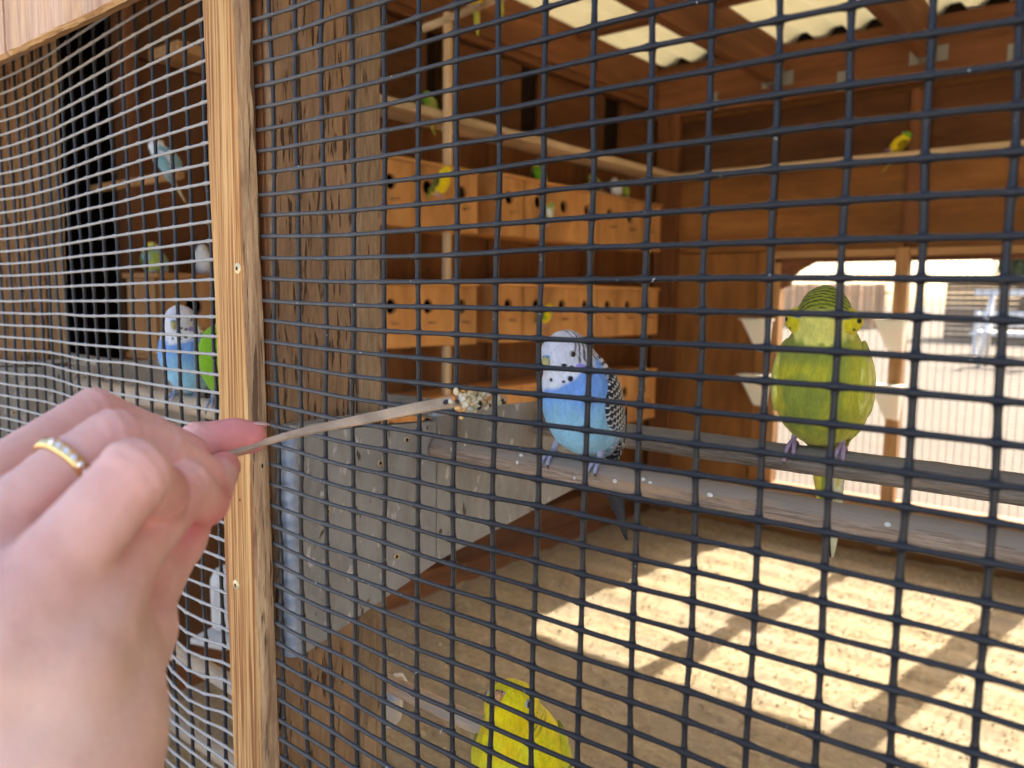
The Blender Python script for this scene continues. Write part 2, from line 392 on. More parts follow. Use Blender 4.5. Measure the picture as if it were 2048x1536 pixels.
def wire_mat(name, base, pale_tone, amount, edge=None):
    mt, nt, b = new_mat(name); L = nt.links
    v = coords(nt, (1, 1, 1), 'Geo'); f = noise(nt, v, 300, 5, 0.7); f2 = noise(nt, v, 1500, 3, 0.7)
    g = N(nt, 'ShaderNodeNewGeometry'); sx = N(nt, 'ShaderNodeSeparateXYZ'); L.new(g.outputs['Normal'], sx.inputs[0])
    # paler tone on what faces up
    mm = N(nt, 'ShaderNodeMath', operation='MULTIPLY_ADD', use_clamp=True); L.new(sx.outputs[2], mm.inputs[0]); mm.inputs[1].default_value = 0.5; mm.inputs[2].default_value = -0.02
    pf = ramp(nt, [(0.35, (0, 0, 0)), (0.7, (1, 1, 1))], f2)
    m2 = N(nt, 'ShaderNodeMath', operation='MULTIPLY_ADD', use_clamp=True); L.new(pf.outputs[0], m2.inputs[0]); m2.inputs[1].default_value = 0.35; m2.inputs[2].default_value = amount
    m3 = N(nt, 'ShaderNodeMath', operation='MULTIPLY', use_clamp=True); L.new(m2.outputs[0], m3.inputs[0]); L.new(mm.outputs[0], m3.inputs[1])
    m4 = N(nt, 'ShaderNodeMath', operation='ADD', use_clamp=True); L.new(m3.outputs[0], m4.inputs[0]); m4.inputs[1].default_value = amount*amount*0.75
    if edge is not None:   # paler towards the batten
        sp2 = N(nt, 'ShaderNodeSeparateXYZ'); L.new(g.outputs['Position'], sp2.inputs[0]); mr = N(nt, 'ShaderNodeMapRange', clamp=True); L.new(sp2.outputs[0], mr.inputs[0]); mr.inputs[1].default_value = edge[0]; mr.inputs[2].default_value = edge[1]; mr.inputs[3].default_value = edge[2]; mr.inputs[4].default_value = 0.0
        m5 = N(nt, 'ShaderNodeMath', operation='MULTIPLY_ADD', use_clamp=True); L.new(pf.outputs[0], m5.inputs[0]); m5.inputs[1].default_value = 0.3; m5.inputs[2].default_value = 0.7
        m6 = N(nt, 'ShaderNodeMath', operation='MULTIPLY_ADD', use_clamp=True); L.new(m5.outputs[0], m6.inputs[0]); L.new(mr.outputs[0], m6.inputs[1]); L.new(m4.outputs[0], m6.inputs[2]); m4 = m6
    sp = ramp(nt, [(0.72, (0, 0, 0)), (0.78, (1, 1, 1))], noise(nt, coords(nt, (1, 1, 1), 'Geo', (3, 2, 1)), 420, 2))
    c = mixn(nt, base, pale_tone, m4.outputs[0]); c = mixn(nt, c, (0.45, 0.42, 0.38), mixn(nt, (0, 0, 0), (0.55, 0.55, 0.55), sp.outputs[0]))
    L.new(c, b.inputs['Base Color']); 
    rr = ramp(nt, [(0.3, (0.30, 0.30, 0.30)), (0.75, (0.5, 0.5, 0.5))], f); L.new(rr.outputs[0], b.inputs['Roughness'])
    b.inputs['Specular IOR Level'].default_value = 0.36
    L.new(bump(nt, f, 0.5, 0.0003), b.inputs['Normal']); return mt
M_wire = wire_mat("black_coated_wire", (0.006, 0.007, 0.011), (0.20, 0.185, 0.175), 0.03, (0.0, 0.22, 0.10))
M_wire_h = wire_mat("black_coated_cross_wire", (0.006, 0.007, 0.011), (0.24, 0.22, 0.20), 0.03, (0.0, 0.20, 0.34))
M_wire_left = wire_mat("pale_cross_wire", (0.03, 0.032, 0.038), (0.58, 0.53, 0.48), 0.80)  # paler cross wires of the left panel
M_wire_left_v = wire_mat("coated_wire_upright", (0.012, 0.014, 0.020), (0.40, 0.39, 0.38), 0.12)

# ------------------------------------------------------------------ ground, sand floor, outdoors
GZ = -1.22; FZ = -1.08
def _sand(name, a, bcol, c, sc, ridge=False, planks=False):
    mt, nt, b = new_mat(name); L = nt.links
    v = coords(nt, (1, 1, 1), 'Geo'); f = noise(nt, v, sc, 8, 0.75); f2 = noise(nt, v, 6, 4, 0.6, 0.5); f3 = noise(nt, coords(nt, (0.4, 1, 1), 'Geo'), sc*2.2, 5, 0.8, 1.0)
    r = ramp(nt, [(0.32, a), (0.5, bcol), (0.68, c)], f3); col = r.outputs[0]
    gr = ramp(nt, [(0.42, (0, 0, 0)), (0.62, (1, 1, 1))], f2)
    col = mixn(nt, col, (0.27, 0.225, 0.165) if sc > 20 else (0.115, 0.095, 0.073), mixn(nt, (0, 0, 0), (0.6, 0.6, 0.6), gr.outputs[0]))
    L.new(col, b.inputs['Base Color']); b.inputs['Roughness'].default_value = 0.95; b.inputs['Specular IOR Level'].default_value = 0.1
    L.new(bump(nt, f, 0.7, 0.0025), b.inputs['Normal']); return mt
M_sand = _sand("corncob_litter", (0.20, 0.145, 0.085), (0.34, 0.26, 0.155), (0.52, 0.43, 0.27), 38)
M_ground = _sand("pale_dirt", (0.100, 0.078, 0.058), (0.122, 0.096, 0.071), (0.14, 0.112, 0.085), 3)
part("ground", mesh_from([(-200, -60, GZ), (200, -60, GZ), (200, 260, GZ), (-200, 260, GZ)], [(0, 1, 2, 3)], M_ground, False), kind='structure')
def sand_floor():
    nx, ny = 260, 240; X = np.linspace(-1.34, 2.4, nx); Y = np.linspace(0.10, 2.80, ny); A, B = np.meshgrid(X, Y, indexing='ij')
    P = np.stack([A, B, 0*A], -1)
    rid = np.sin((B+0.10*A+0.06*(fbm(P, 2.2, 5)-0.5))*2*math.pi/0.14)
    Z = FZ+0.012*(fbm(P, 2.0, 3)-0.5)+0.0035*rid*sstep(1.25, 1.7, B)*(0.35+0.9*fbm(P, 3, 9))+0.004*(vnoise(P, 22, 4)-0.5)+0.005*(vnoise(P, 60, 8)-0.5)
    V = np.stack([A, B, Z], -1).reshape(-1, 3); i = np.arange(nx-1)[:, None]*ny; j = np.arange(ny-1)[None]
    F = np.stack([i+j, i+ny+j, i+ny+j+1, i+j+1], -1).reshape(-1, 4)
    part("sand_floor", mesh_from(V, F, M_sand), kind='structure')
sand_floor()
part("bounce_slab", mesh_from(*board_geo(-9, 9, -14, -0.35, GZ-0.2, GZ+0.012, bev=0.01), plain("pale_bounce", (0.58, 0.53, 0.45), 0.9, 0.1, 0, 0.1, 8), False), kind='structure')  # unseen pale slab added to bounce light onto the front
part("floor_slab", mesh_from(*board_geo(-1.40, 2.45, -0.02, 2.90, GZ+0.002, FZ-0.05), M_dark, False), kind='structure')
# loose litter lying on the sand: nobody could count it
mb = MB()
for k in range(11000):
    x = random.uniform(-1.15, 0.9); y = 0.45+2.3*random.random()**0.8
    r = random.uniform(0.002, 0.006); z = FZ+random.uniform(0.0, 0.007); a = random.uniform(0, 6.3); t = random.uniform(-0.6, 0.6)
    c, s = math.cos(a)*r, math.sin(a)*r
    mb.add([(x-c, y-s, z), (x+s*0.5, y-c*0.5, z+r*t), (x+c, y+s, z+r*0.3), (x-s*0.5, y+c*0.5, z+r*0.5), (x, y, z+r*0.7)], [(0, 1, 4), (1, 2, 4), (2, 3, 4), (3, 0, 4), (0, 3, 2, 1)])
part("litter_chips", mb.me(plain("litter_chip", (0.50, 0.40, 0.25), 0.9, 0.1, 0, 0.1, 12)), label="pale corncob chips scattered over the aviary floor", cat="litter", kind='stuff')

# far things seen through the back window
t = thing("yard_fence", "long orange brown board fence across the far side of the yard", "fence", (-22, 34, GZ))
M_fence = wood("fence_boards", (0.76, 0.42, 0.21), (0.80, 0.48, 0.26), (0.84, 0.54, 0.31), 2, 5, 0.1, 1)
for k in range(60):
    board("board", M_fence, -14+k*0.46, -14+k*0.46+0.44, -0.02, 0.02+0.01*(k % 3), 0.0, 1.78+0.02*(k % 2), t, bev=0.004)
for z in (0.35, 1.4): board("rail", M_fence, -14, 13.8, -0.08, -0.035, z, z+0.09, t, bev=0.004)
t = thing("yard_shed", "low brown clapboard shed standing right of the orange fence in the yard", "shed", (2.2, 26, GZ))
M_clap = wood("clapboard", (0.20, 0.13, 0.085), (0.30, 0.20, 0.13), (0.38, 0.27, 0.18), 0, 8, 0.1, 1)
for k in range(11): board("siding_board", M_clap, -6.9, 9, -0.03-0.004*(k % 2), 0.03, 0.04+k*0.15, 0.17+k*0.15, t, bev=0.008)
board("roof", plain("shed_roof", (0.35, 0.33, 0.30), 0.7, var=0.1), -7.2, 9.3, -0.4, 4.0, 1.72, 1.80, t)
# white picnic trestles on the yard
def trestle(x, y, lab):
    t = thing("white_trestle", lab, "trestle", (x, y, GZ), group="white trestles standing in the yard")
    for s in (-1, 1):
        for q in (-1, 1):
            part("leg", tube_me([(s*0.42, 0.35*q, 0), (s*0.34, 0.05*q, 1.22)], 0.035, M_white_plastic, 6), t)
    board("top_rail", M_white_plastic, -0.6, 0.6, -0.05, 0.05, 1.2, 1.3, t, bev=0.01)
    board("shelf", M_white_plastic, -0.5, 0.5, -0.25, 0.25, 0.55, 0.60, t, bev=0.01)
trestle(-0.1, 14, "white trestle at the right in the yard, nearest the window edge")
trestle(-1.6, 15.5, "white trestle left of the other one in the yard behind the window")
t = thing("white_bench", "low white bench standing in front of the yard shed", "bench", (-1.9, 19, GZ))
board("seat", M_white_plastic, -0.9, 0.9, -0.2, 0.2, 0.40, 0.46, t, bev=0.01); board("backrest", M_white_plastic, -0.9, 0.9, 0.2, 0.25, 0.6, 0.9, t, bev=0.01)
for s in (-0.8, 0.8): board("leg", M_white_plastic, s-0.04, s+0.04, -0.18, 0.25, 0.0, 0.88, t, bev=0.01)
# trees beyond the fence
M_leaf = plain("tree_leaf", (0.07, 0.11, 0.035), 0.6, 0.3, 0, 0.35, 1.5); M_bark = plain("tree_bark", (0.12, 0.09, 0.06), 0.9, 0.1, 0, 0.3, 6)
def tree(x, y, h, lab, seed):
    rr = np.random.default_rng(seed); t = thing("shade_tree", lab, "tree", (x, y, GZ), group="trees beyond the yard")
    part("trunk", tube_me([(0, 0, 0), (0.1, 0, h*0.3), (-0.1, 0.1, h*0.6), (0.1, 0, h*0.85)], [0.22, 0.17, 0.11, 0.04], M_bark, 8), t)
    cl = rr.normal(0, 1, (26, 3)); cl /= np.linalg.norm(cl, axis=1)[:, None]; cl = cl*rr.uniform(0.5, 1, (26, 1))*np.array([h*0.36, h*0.36, h*0.28])+[0, 0, h*0.66]
    n = 3800; c = cl[rr.integers(0, 26, n)]+rr.normal(0, h*0.055, (n, 3)); a = rr.normal(0, 1, (n, 3)); a /= np.linalg.norm(a, axis=1)[:, None]; b = np.cross(a, rr.normal(0, 1, (n, 3))); b /= np.linalg.norm(b, axis=1)[:, None]
    s = 0.13; V = np.stack([c-a*s, c-b*s*0.6, c+a*s, c+b*s*0.6], 1).reshape(-1, 3); F = np.arange(4*n).reshape(-1, 4)
    part("crown", mesh_from(V, F, M_leaf, False), t)
for k, (x, y, h, lab) in enumerate([(4, 45, 5.5, "green leafy tree behind the yard shed, at the right edge of the window"), (-6, 52, 5.0, "round green tree behind the yard near the middle of the window"), (10, 48, 6.5, "taller green tree far right behind the yard shed"), (-30, 60, 4.0, "low green tree far left behind the orange yard fence")]): tree(x, y, h, lab, k+1)

# ------------------------------------------------------------------ walls of the aviary
WX = -1.33; WY = 2.82
t = thing("side_wall", "orange brown plywood side wall of the aviary behind the nest boxes", "wall", (WX, 1.4, FZ))
def sb(name, mat, y0, y1, z0, z1, x0=-0.016, x1=0.0, **k): return board(name, mat, x0, x1, y0-1.4, y1-1.4, z0-FZ, z1-FZ, t, bev=0.002, **k)
ys = [0.575, 1.13, 1.72, 2.27, 2.805]
for a, b_ in zip(ys[:-1], ys[1:]):
    sb("panel", M_ply_dark if a < 1 else M_ply_h, a+0.003, b_-0.003, -0.45, 0.335); sb("panel", M_ply_dark if a < 1 else M_ply_h, a+0.003, b_-0.003, FZ-0.05, -0.456)  # left bay panels carry its shade in the darker plywood colour
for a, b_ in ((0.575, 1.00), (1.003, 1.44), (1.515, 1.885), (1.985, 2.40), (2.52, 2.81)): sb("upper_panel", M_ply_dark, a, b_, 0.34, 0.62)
sb("panel", M_ply_dark, 0.13, 0.37, FZ-0.05, 0.70); sb("doorway_jamb", M_stud, 0.36, 0.40, FZ-0.05, 0.62, -0.05, 0.012); sb("doorway_jamb", M_beam, 0.545, 0.575, FZ-0.05, 0.62, -0.05, 0.012)
for a, b_ in ((1.442, 1.502), (1.887, 1.983), (2.402, 2.518)): sb("gap_shade_board", M_shade_black, a, b_, 0.34, 0.62, -0.03, -0.018)  # black boards paint the darkness inside the wall gaps
sb("top_plate", M_beam, 0.1, 2.81, 0.625, 0.72, -0.04, 0.02)
yq = at_plane(894, 400, 0, -1.19)[1]
for a, b_ in ((0.207, 0.62), (-0.118, 0.022), (-0.452, -0.302)): sb("spacer_strip", M_ledge, yq-0.012, yq+0.012, a, b_, 0.133, 0.149, grain=2)
sb("kick_board", M_ply_dark, 1.5, 2.80, -1.0, -0.905, 0.002, 0.075); sb("shadow_board", M_beam, 0.6, 2.80, FZ-0.03, -1.003, 0.002, 0.04)
# passage behind the doorway and wall gaps, its darkness put into black boards
t = thing("dark_passage", "passage coloured black for its darkness, seen through the side wall gap at the left", "passage", (WX-0.3, 1.3, GZ))
board("back_board", M_shade_black, -0.35, -0.33, -1.3, 1.6, 0.0, 2.1, t); board("end_board", M_shade_black, -0.33, 0.24, -1.3, -1.28, 0, 2.1, t); board("end_board", M_shade_black, -0.33, 0.24, 1.58, 1.6, 0, 2.1, t)
board("top_board", M_shade_black, -0.33, 0.24, -1.28, 1.58, 2.05, 2.07, t)

t = thing("back_wall", "brown plywood back wall of the aviary with a wide screened window opening", "wall", (0.5, WY, FZ))
def bb(name, mat, x0, x1, z0, z1, y0=0.0, y1=0.016, **k): return board(name, mat, x0-0.5, x1-0.5, y0, y1, z0-FZ, z1-FZ, t, bev=0.002, **k)
for a, b_ in ((-1.33, -0.80), (-0.797, -0.325), (-0.322, 0.19), (0.193, 1.2), (1.203, 2.4)):
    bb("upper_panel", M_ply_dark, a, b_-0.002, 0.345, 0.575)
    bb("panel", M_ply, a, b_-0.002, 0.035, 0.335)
bb("panel", M_ply, -1.315, -0.802, FZ-0.05, 0.030)
bb("window_sill", M_stud, -0.80, 2.4, -0.93, -0.885, -0.05, 0.05); bb("skirting_board", M_ply, -0.80, 2.4, FZ-0.05, -0.935, 0.0, 0.02); bb("skirting_rail", M_stud, -0.80, 2.4, -1.02, -0.985, -0.03, -0.002)
bb("window_head", M_stud, -0.79, 2.4, 0.005, 0.032, -0.03, 0.045)
bb("window_trim", M_beam_x, -0.79, 2.4, -0.012, 0.003, -0.01, 0.04)
bb("corner_stud", M_beam, -1.31, -1.21, FZ, 0.62, -0.045, -0.002); bb("jamb_stud", M_ply, -0.845, -0.80, FZ, 0.03, -0.04, -0.002)
bb("inner_jamb", M_stud, -0.798, -0.765, -0.88, 0.0, -0.01, 0.045)
bb("window_stud", M_stud, -0.345, -0.30, -1.06, 0.033, -0.045, -0.003); bb("upper_stud", M_beam, -0.33, -0.265, 0.05, 0.57, -0.028, -0.002)
bb("window_post", M_stud, 0.12, 0.205, -1.06, 0.57, -0.07, -0.003); bb("window_stud", M_stud, 0.72, 0.76, -1.06, 0.57, -0.045, -0.003)
bb("window_stud", M_stud, 1.3, 1.34, -1.06, 0.57, -0.045, -0.003)
v = []; 
for (a, c) in ((0, 0), (0.125, 0), (0.105, -0.012), (0.07, -0.03), (0.045, -0.055), (0.03, -0.09), (0, -0.10)): v.append((a, c))
vv = [(-0.765-0.5+a, -0.008, -0.012-FZ+c) for a, c in v]+[(-0.765-0.5+a, 0.02, -0.012-FZ+c) for a, c in v]; n = len(v)
part("corner_gusset", mesh_from(vv, [tuple(range(n))[::-1], tuple(range(n, 2*n))]+[(k, (k+1) % n, n+(k+1) % n, n+k) for k in range(n)], M_beam_x, False), t)
# fine mesh in the window
t = thing("window_screen", "fine wire mesh stretched across the bright back window", "screen", (0.5, WY+0.03, FZ))
mb = MB(); vs = np.arange(-0.79, 1.3, 0.0254)
for x in vs: mb.add(*box_geo(x-0.5-0.0008, x-0.5+0.0008, -0.0009, 0.0009, -0.93-FZ, 0.03-FZ))
zs = np.arange(-0.93, 0.03, 0.0127)
for z in zs: mb.add(*box_geo(-0.79-0.5, 1.3-0.5, 0.0010, 0.0028, z-FZ-0.0008, z-FZ+0.0008))
part("wire_grid", mb.me(plain("fine_wire", (0.10, 0.09, 0.08), 0.5, 0.5)), t, kind='stuff')
# right end wall
t = thing("far_side_wall", "plywood wall closing the right end of the aviary", "wall", (2.42, 1.4, FZ))
board("panel", M_ply_h, -0.01, 0.01, -1.3, 1.4, -0.1, 1.75, t)

# sheathing added to stop sun leaking through the board joints
t = thing("leak_cladding", "cladding added behind the plywood walls of the aviary to stop sun leaks", "cladding", (0, 0, FZ))
def clad(x0, x1, y0, y1, z0, z1): board("leak_board", M_ply, x0, x1, y0, y1, z0-FZ, z1-FZ, t, bev=0.001)
clad(-1.40, -0.80, 2.842, 2.87, GZ, 0.85); clad(-0.798, 2.45, 2.842, 2.87, 0.034, 0.85); clad(-0.798, 2.45, 2.842, 2.87, GZ, -0.935); clad(-1.40, -1.372, 1.50, 2.84, GZ, 0.85)
clad(-1.372, -1.345, 2.81, 2.84, GZ, 0.85); clad(-1.40, -1.372, -0.05, 1.50, 0.70, 0.85)
# ledges
board("side_ledge", M_stud, WX+0.002, -1.20, 0.60, 0.997, 0.336, 0.358, label="piece of the side ledge coloured darker for shade, seen through the left mesh", cat="ledge")  # darker wood stands for shade on this end of the ledge
board("side_ledge", M_ledge, WX+0.002, -1.20, 1.00, 2.815, 0.336, 0.358, label="pale wooden ledge running along the side wall above the nest boxes", cat="ledge", wob=0.001, seg=30)
board("back_ledge", M_ledge_x, -1.195, 2.4, 2.75, 2.816, 0.336, 0.358, label="pale wooden ledge along the back wall above the window", cat="ledge", wob=0.001, seg=30)

# nest boxes
def hole_front(y0, y1, z0, z1, holes, x, th=0.012):
    """front board with real round holes, in the X plane"""
    bmv = []; F = []; ns = 20
    ysplit = [y0]+[(holes[i][0]+holes[i+1][0])/2 for i in range(len(holes)-1)]+[y1]
    for (hy, hz, r), a, b_ in zip(holes, ysplit[:-1], ysplit[1:]):
        base = len(bmv)
        for xx in (x, x-th):
            for k in range(ns):
                an = 2*math.pi*k/ns; cy, cz = math.cos(an), math.sin(an)
                bmv.append((xx, hy+cy*r, hz+cz*r))
            for k in range(ns):
                an = 2*math.pi*k/ns; cy, cz = math.cos(an), math.sin(an)
                s = min(((b_-hy)/cy if cy > 1e-6 else (a-hy)/cy if cy < -1e-6 else 9), ((z1-hz)/cz if cz > 1e-6 else (z0-hz)/cz if cz < -1e-6 else 9))
                bmv.append((xx, hy+cy*s, hz+cz*s))
        for k in range(ns):
            k2 = (k+1) % ns
            F.append((base+k, base+k2, base+ns+k2, base+ns+k)); o = base+2*ns; F.append((o+k, o+ns+k, o+ns+k2, o+k2)); F.append((base+k, o+k, o+k2, base+k2))
        # corners
        for (cy_, cz_) in ((b_, z1), (a, z1), (a, z0), (b_, z0)):
            bmv.append((x, cy_, cz_)); ci = len(bmv)-1
            q = sorted(range(ns), key=lambda k: (bmv[base+ns+k][1]-cy_)**2+(bmv[base+ns+k][2]-cz_)**2)[:2]
            if abs(bmv[base+ns+q[0]][1]-cy_)+abs(bmv[base+ns+q[0]][2]-cz_) > 1e-4: F.append((ci, base+ns+q[0], base+ns+q[1]))
    return bmv, F
def bank(y0, y1, z0, z1, holes, lab, dz=0.0):
    t = thing("nest_box_bank", lab, "nest boxes", (-1.18, (y0+y1)/2, z0), group="banks of nest boxes on the side wall")
    yc = (y0+y1)/2; H = z1-z0; hs = [(h-yc, H*0.66+dz, 0.0205) for h in holes]
    cut = [y0-yc]+[(a+b_)/2-yc for a, b_ in zip(holes[:-1], holes[1:])]+[y1-yc]
    for k, h1 in enumerate(hs):
        v, f = hole_front(cut[k]+(0.0008 if k else 0), cut[k+1]-0.0008, 0.001*((k*7) % 3), H-0.001*((k*5) % 2), [h1], 0.0012*((k*5) % 3)-0.0012); part("front_board", mesh_from(v, f, M_box, False), t)
    board("lid", M_box, -0.148, 0.004, y0-yc-0.004, y1-yc+0.004, H+0.001, H+0.011, t, bev=0.001, wob=0.0008, seg=10)
    board("bottom", M_box, -0.148, -0.0145, y0-yc, y1-yc, 0.001, 0.012, t, bev=0.001)
    board("back", M_shade_black, -0.148, -0.138, y0-yc, y1-yc, 0.013, H, t, bev=0.001)  # black back and dividers put the inner shade into colour
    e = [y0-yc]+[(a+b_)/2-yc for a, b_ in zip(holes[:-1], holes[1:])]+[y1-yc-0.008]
    for k, y in enumerate(e): board("end_panel" if k in (0, len(e)-1) else "divider", M_box if k in (0, len(e)-1) else M_shade_black, -0.137, -0.0145, y, y+0.008, 0.013, H, t, bev=0.001)
    for h in holes: part("perch_peg", tube_me([(0.002, h-yc+0.002, H*0.66-0.045+dz), (0.03, h-yc+0.002, H*0.66-0.045+dz)], 0.0035, M_stud, 6), t)
hl = [1.162+0.1385*k for k in range(-4, 3)]; hr = [1.652+0.1425*k for k in range(7)]
bank(1.00, 1.503, 0.025, 0.195, hl[3:], "top left bank of nest boxes, with a yellow bird clinging on")
bank(1.60, 2.60, 0.030, 0.205, hr, "top right bank of orange nest boxes with birds on its lid")
bank(1.00, 1.503, -0.300, -0.130, hl[3:], "middle left bank of orange nest boxes, right beside the post edge")
M_keep = M_box; M_box = M_stud  # darker wood puts the left bay's shade into the next bank
bank(0.53, 0.945, -0.300, -0.130, hl[:3], "bank of nest boxes coloured darker for shade, seen only through the left mesh")
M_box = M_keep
bank(1.60, 2.60, -0.300, -0.125, hr, "middle right bank of orange nest boxes just above the blue bird")
bank(1.00, 1.503, -0.640, -0.455, hl[3:], "lowest left bank of nest boxes, just over the grey board by the post")
bank(1.60, 2.60, -0.640, -0.450, hr, "lowest right bank of nest boxes, partly behind the blue bird")

# ------------------------------------------------------------------ roof
mt, nt, b = new_mat("translucent_roof"); b.inputs['Base Color'].default_value = (0.86, 0.83, 0.72, 1); b.inputs['Roughness'].default_value = 0.5
tr = N(nt, 'ShaderNodeBsdfTranslucent'); tr.inputs[0].default_value = (0.82, 0.78, 0.62, 1); ms = N(nt, 'ShaderNodeMixShader'); ms.inputs[0].default_value = 0.24
nt.links.new(b.outputs[0], ms.inputs[1]); nt.links.new(tr.outputs[0], ms.inputs[2]); nt.links.new(ms.outputs[0], nt.nodes['Material Output'].inputs[0]); M_roof = mt
def roof():
    nx = 760; X = np.linspace(-1.8, 2.6, nx); Y = np.array([-0.12, 0.5, 1.6, 3.05])
    z = 0.018*np.clip(np.sin(X*2*math.pi/0.125)*1.5, -1, 1)**1
    V = np.array([(x, y, 0.825+zz+0.0*y) for x, zz in zip(X, z) for y in Y]); ny = len(Y)
    i = np.arange(nx-1)[:, None]*ny; j = np.arange(ny-1)[None]; F = np.stack([i+j, i+ny+j, i+ny+j+1, i+j+1], -1).reshape(-1, 4)
    me = mesh_from(V, F, M_roof); o = part("corrugated_roof", me, label="cream translucent corrugated roof sheet over the aviary", cat="roof"); md = o.modifiers.new("solid", 'SOLIDIFY'); md.thickness = 0.0015
roof()
RX = [-1.32, -0.80, -0.28, 0.24, 0.76, 1.28, 1.80, 2.32]
rl = ["leftmost roof rafter against the side wall", "roof rafter between the two visible roof lights at the upper middle", "roof rafter ending in a metal hanger above the yellow bird"]
for k, x in enumerate(RX):
    if k > 4: pass
    board("rafter", M_beam, x-0.02, x+0.02, -0.10, 2.748, 0.650, 0.80, label=(rl[k] if k < 3 else "reddish brown roof rafter number %s past the right edge of the picture" % ["one","two","three","four","five"][k-3]), cat="rafter", group="roof rafters", wob=0.001, seg=20)
for a, b_ in zip(RX[:-1], RX[1:]):
    board("purlin", M_beam_x, a+0.022, b_-0.022, 2.16, 2.21, 0.770, 0.80, label="cross brace between rafters under the roof sheet, %s from the side wall" % ["first","second","third","fourth","fifth","sixth","seventh"][RX.index(a)], cat="brace", group="braces between the rafters")
board("leak_strip", M_shade_black, -1.39, 2.44, 2.822, 2.838, 0.60, 0.85, label="dark strip added against sun leaks between the back wall and the roof sheet", cat="strip")  # strip added to stop sun leaking in under the corrugations
board("ledger_beam", M_beam_x, -1.33, 2.4, 2.775, 2.818, 0.592, 0.798, label="dark red ledger beam along the top of the back wall", cat="beam", wob=0.001, seg=20)
for k, x in enumerate(RX[1:4]):
    t = thing("joist_hanger", ["metal joist hanger under the rafter above the plywood corner", "metal joist hanger under the rafter above the yellow bird", "metal joist hanger beyond the right edge of the picture"][k], "bracket", (x, 2.745, 0.64), group="metal joist hangers")
    board("seat_plate", M_steel, -0.022, 0.022, -0.05, 0.028, 0.004, 0.008, t, bev=0.0005)
    for s in (-1, 1):
        board("side_plate", M_steel, s*0.0225-0.0012, s*0.0225+0.0012, -0.05, 0.028, 0.0085, 0.075, t, bev=0.0003)
        board("flange", M_steel, min(s*0.024, s*0.06), max(s*0.024, s*0.06), 0.0285, 0.030, 0.009, 0.06, t, bev=0.0003)
for k, x in enumerate([-1.06, -0.56, -0.03]):
    board("strap_plate", M_steel, x-0.018, x+0.018, 2.771, 2.7745, 0.60, 0.665, label=["small metal plate on the beam, farthest left of three", "small metal plate on the beam left of the hanger", "small metal plate on the beam at the upper right"][k], cat="plate", group="metal plates on the ledger beam", bev=0.0005)

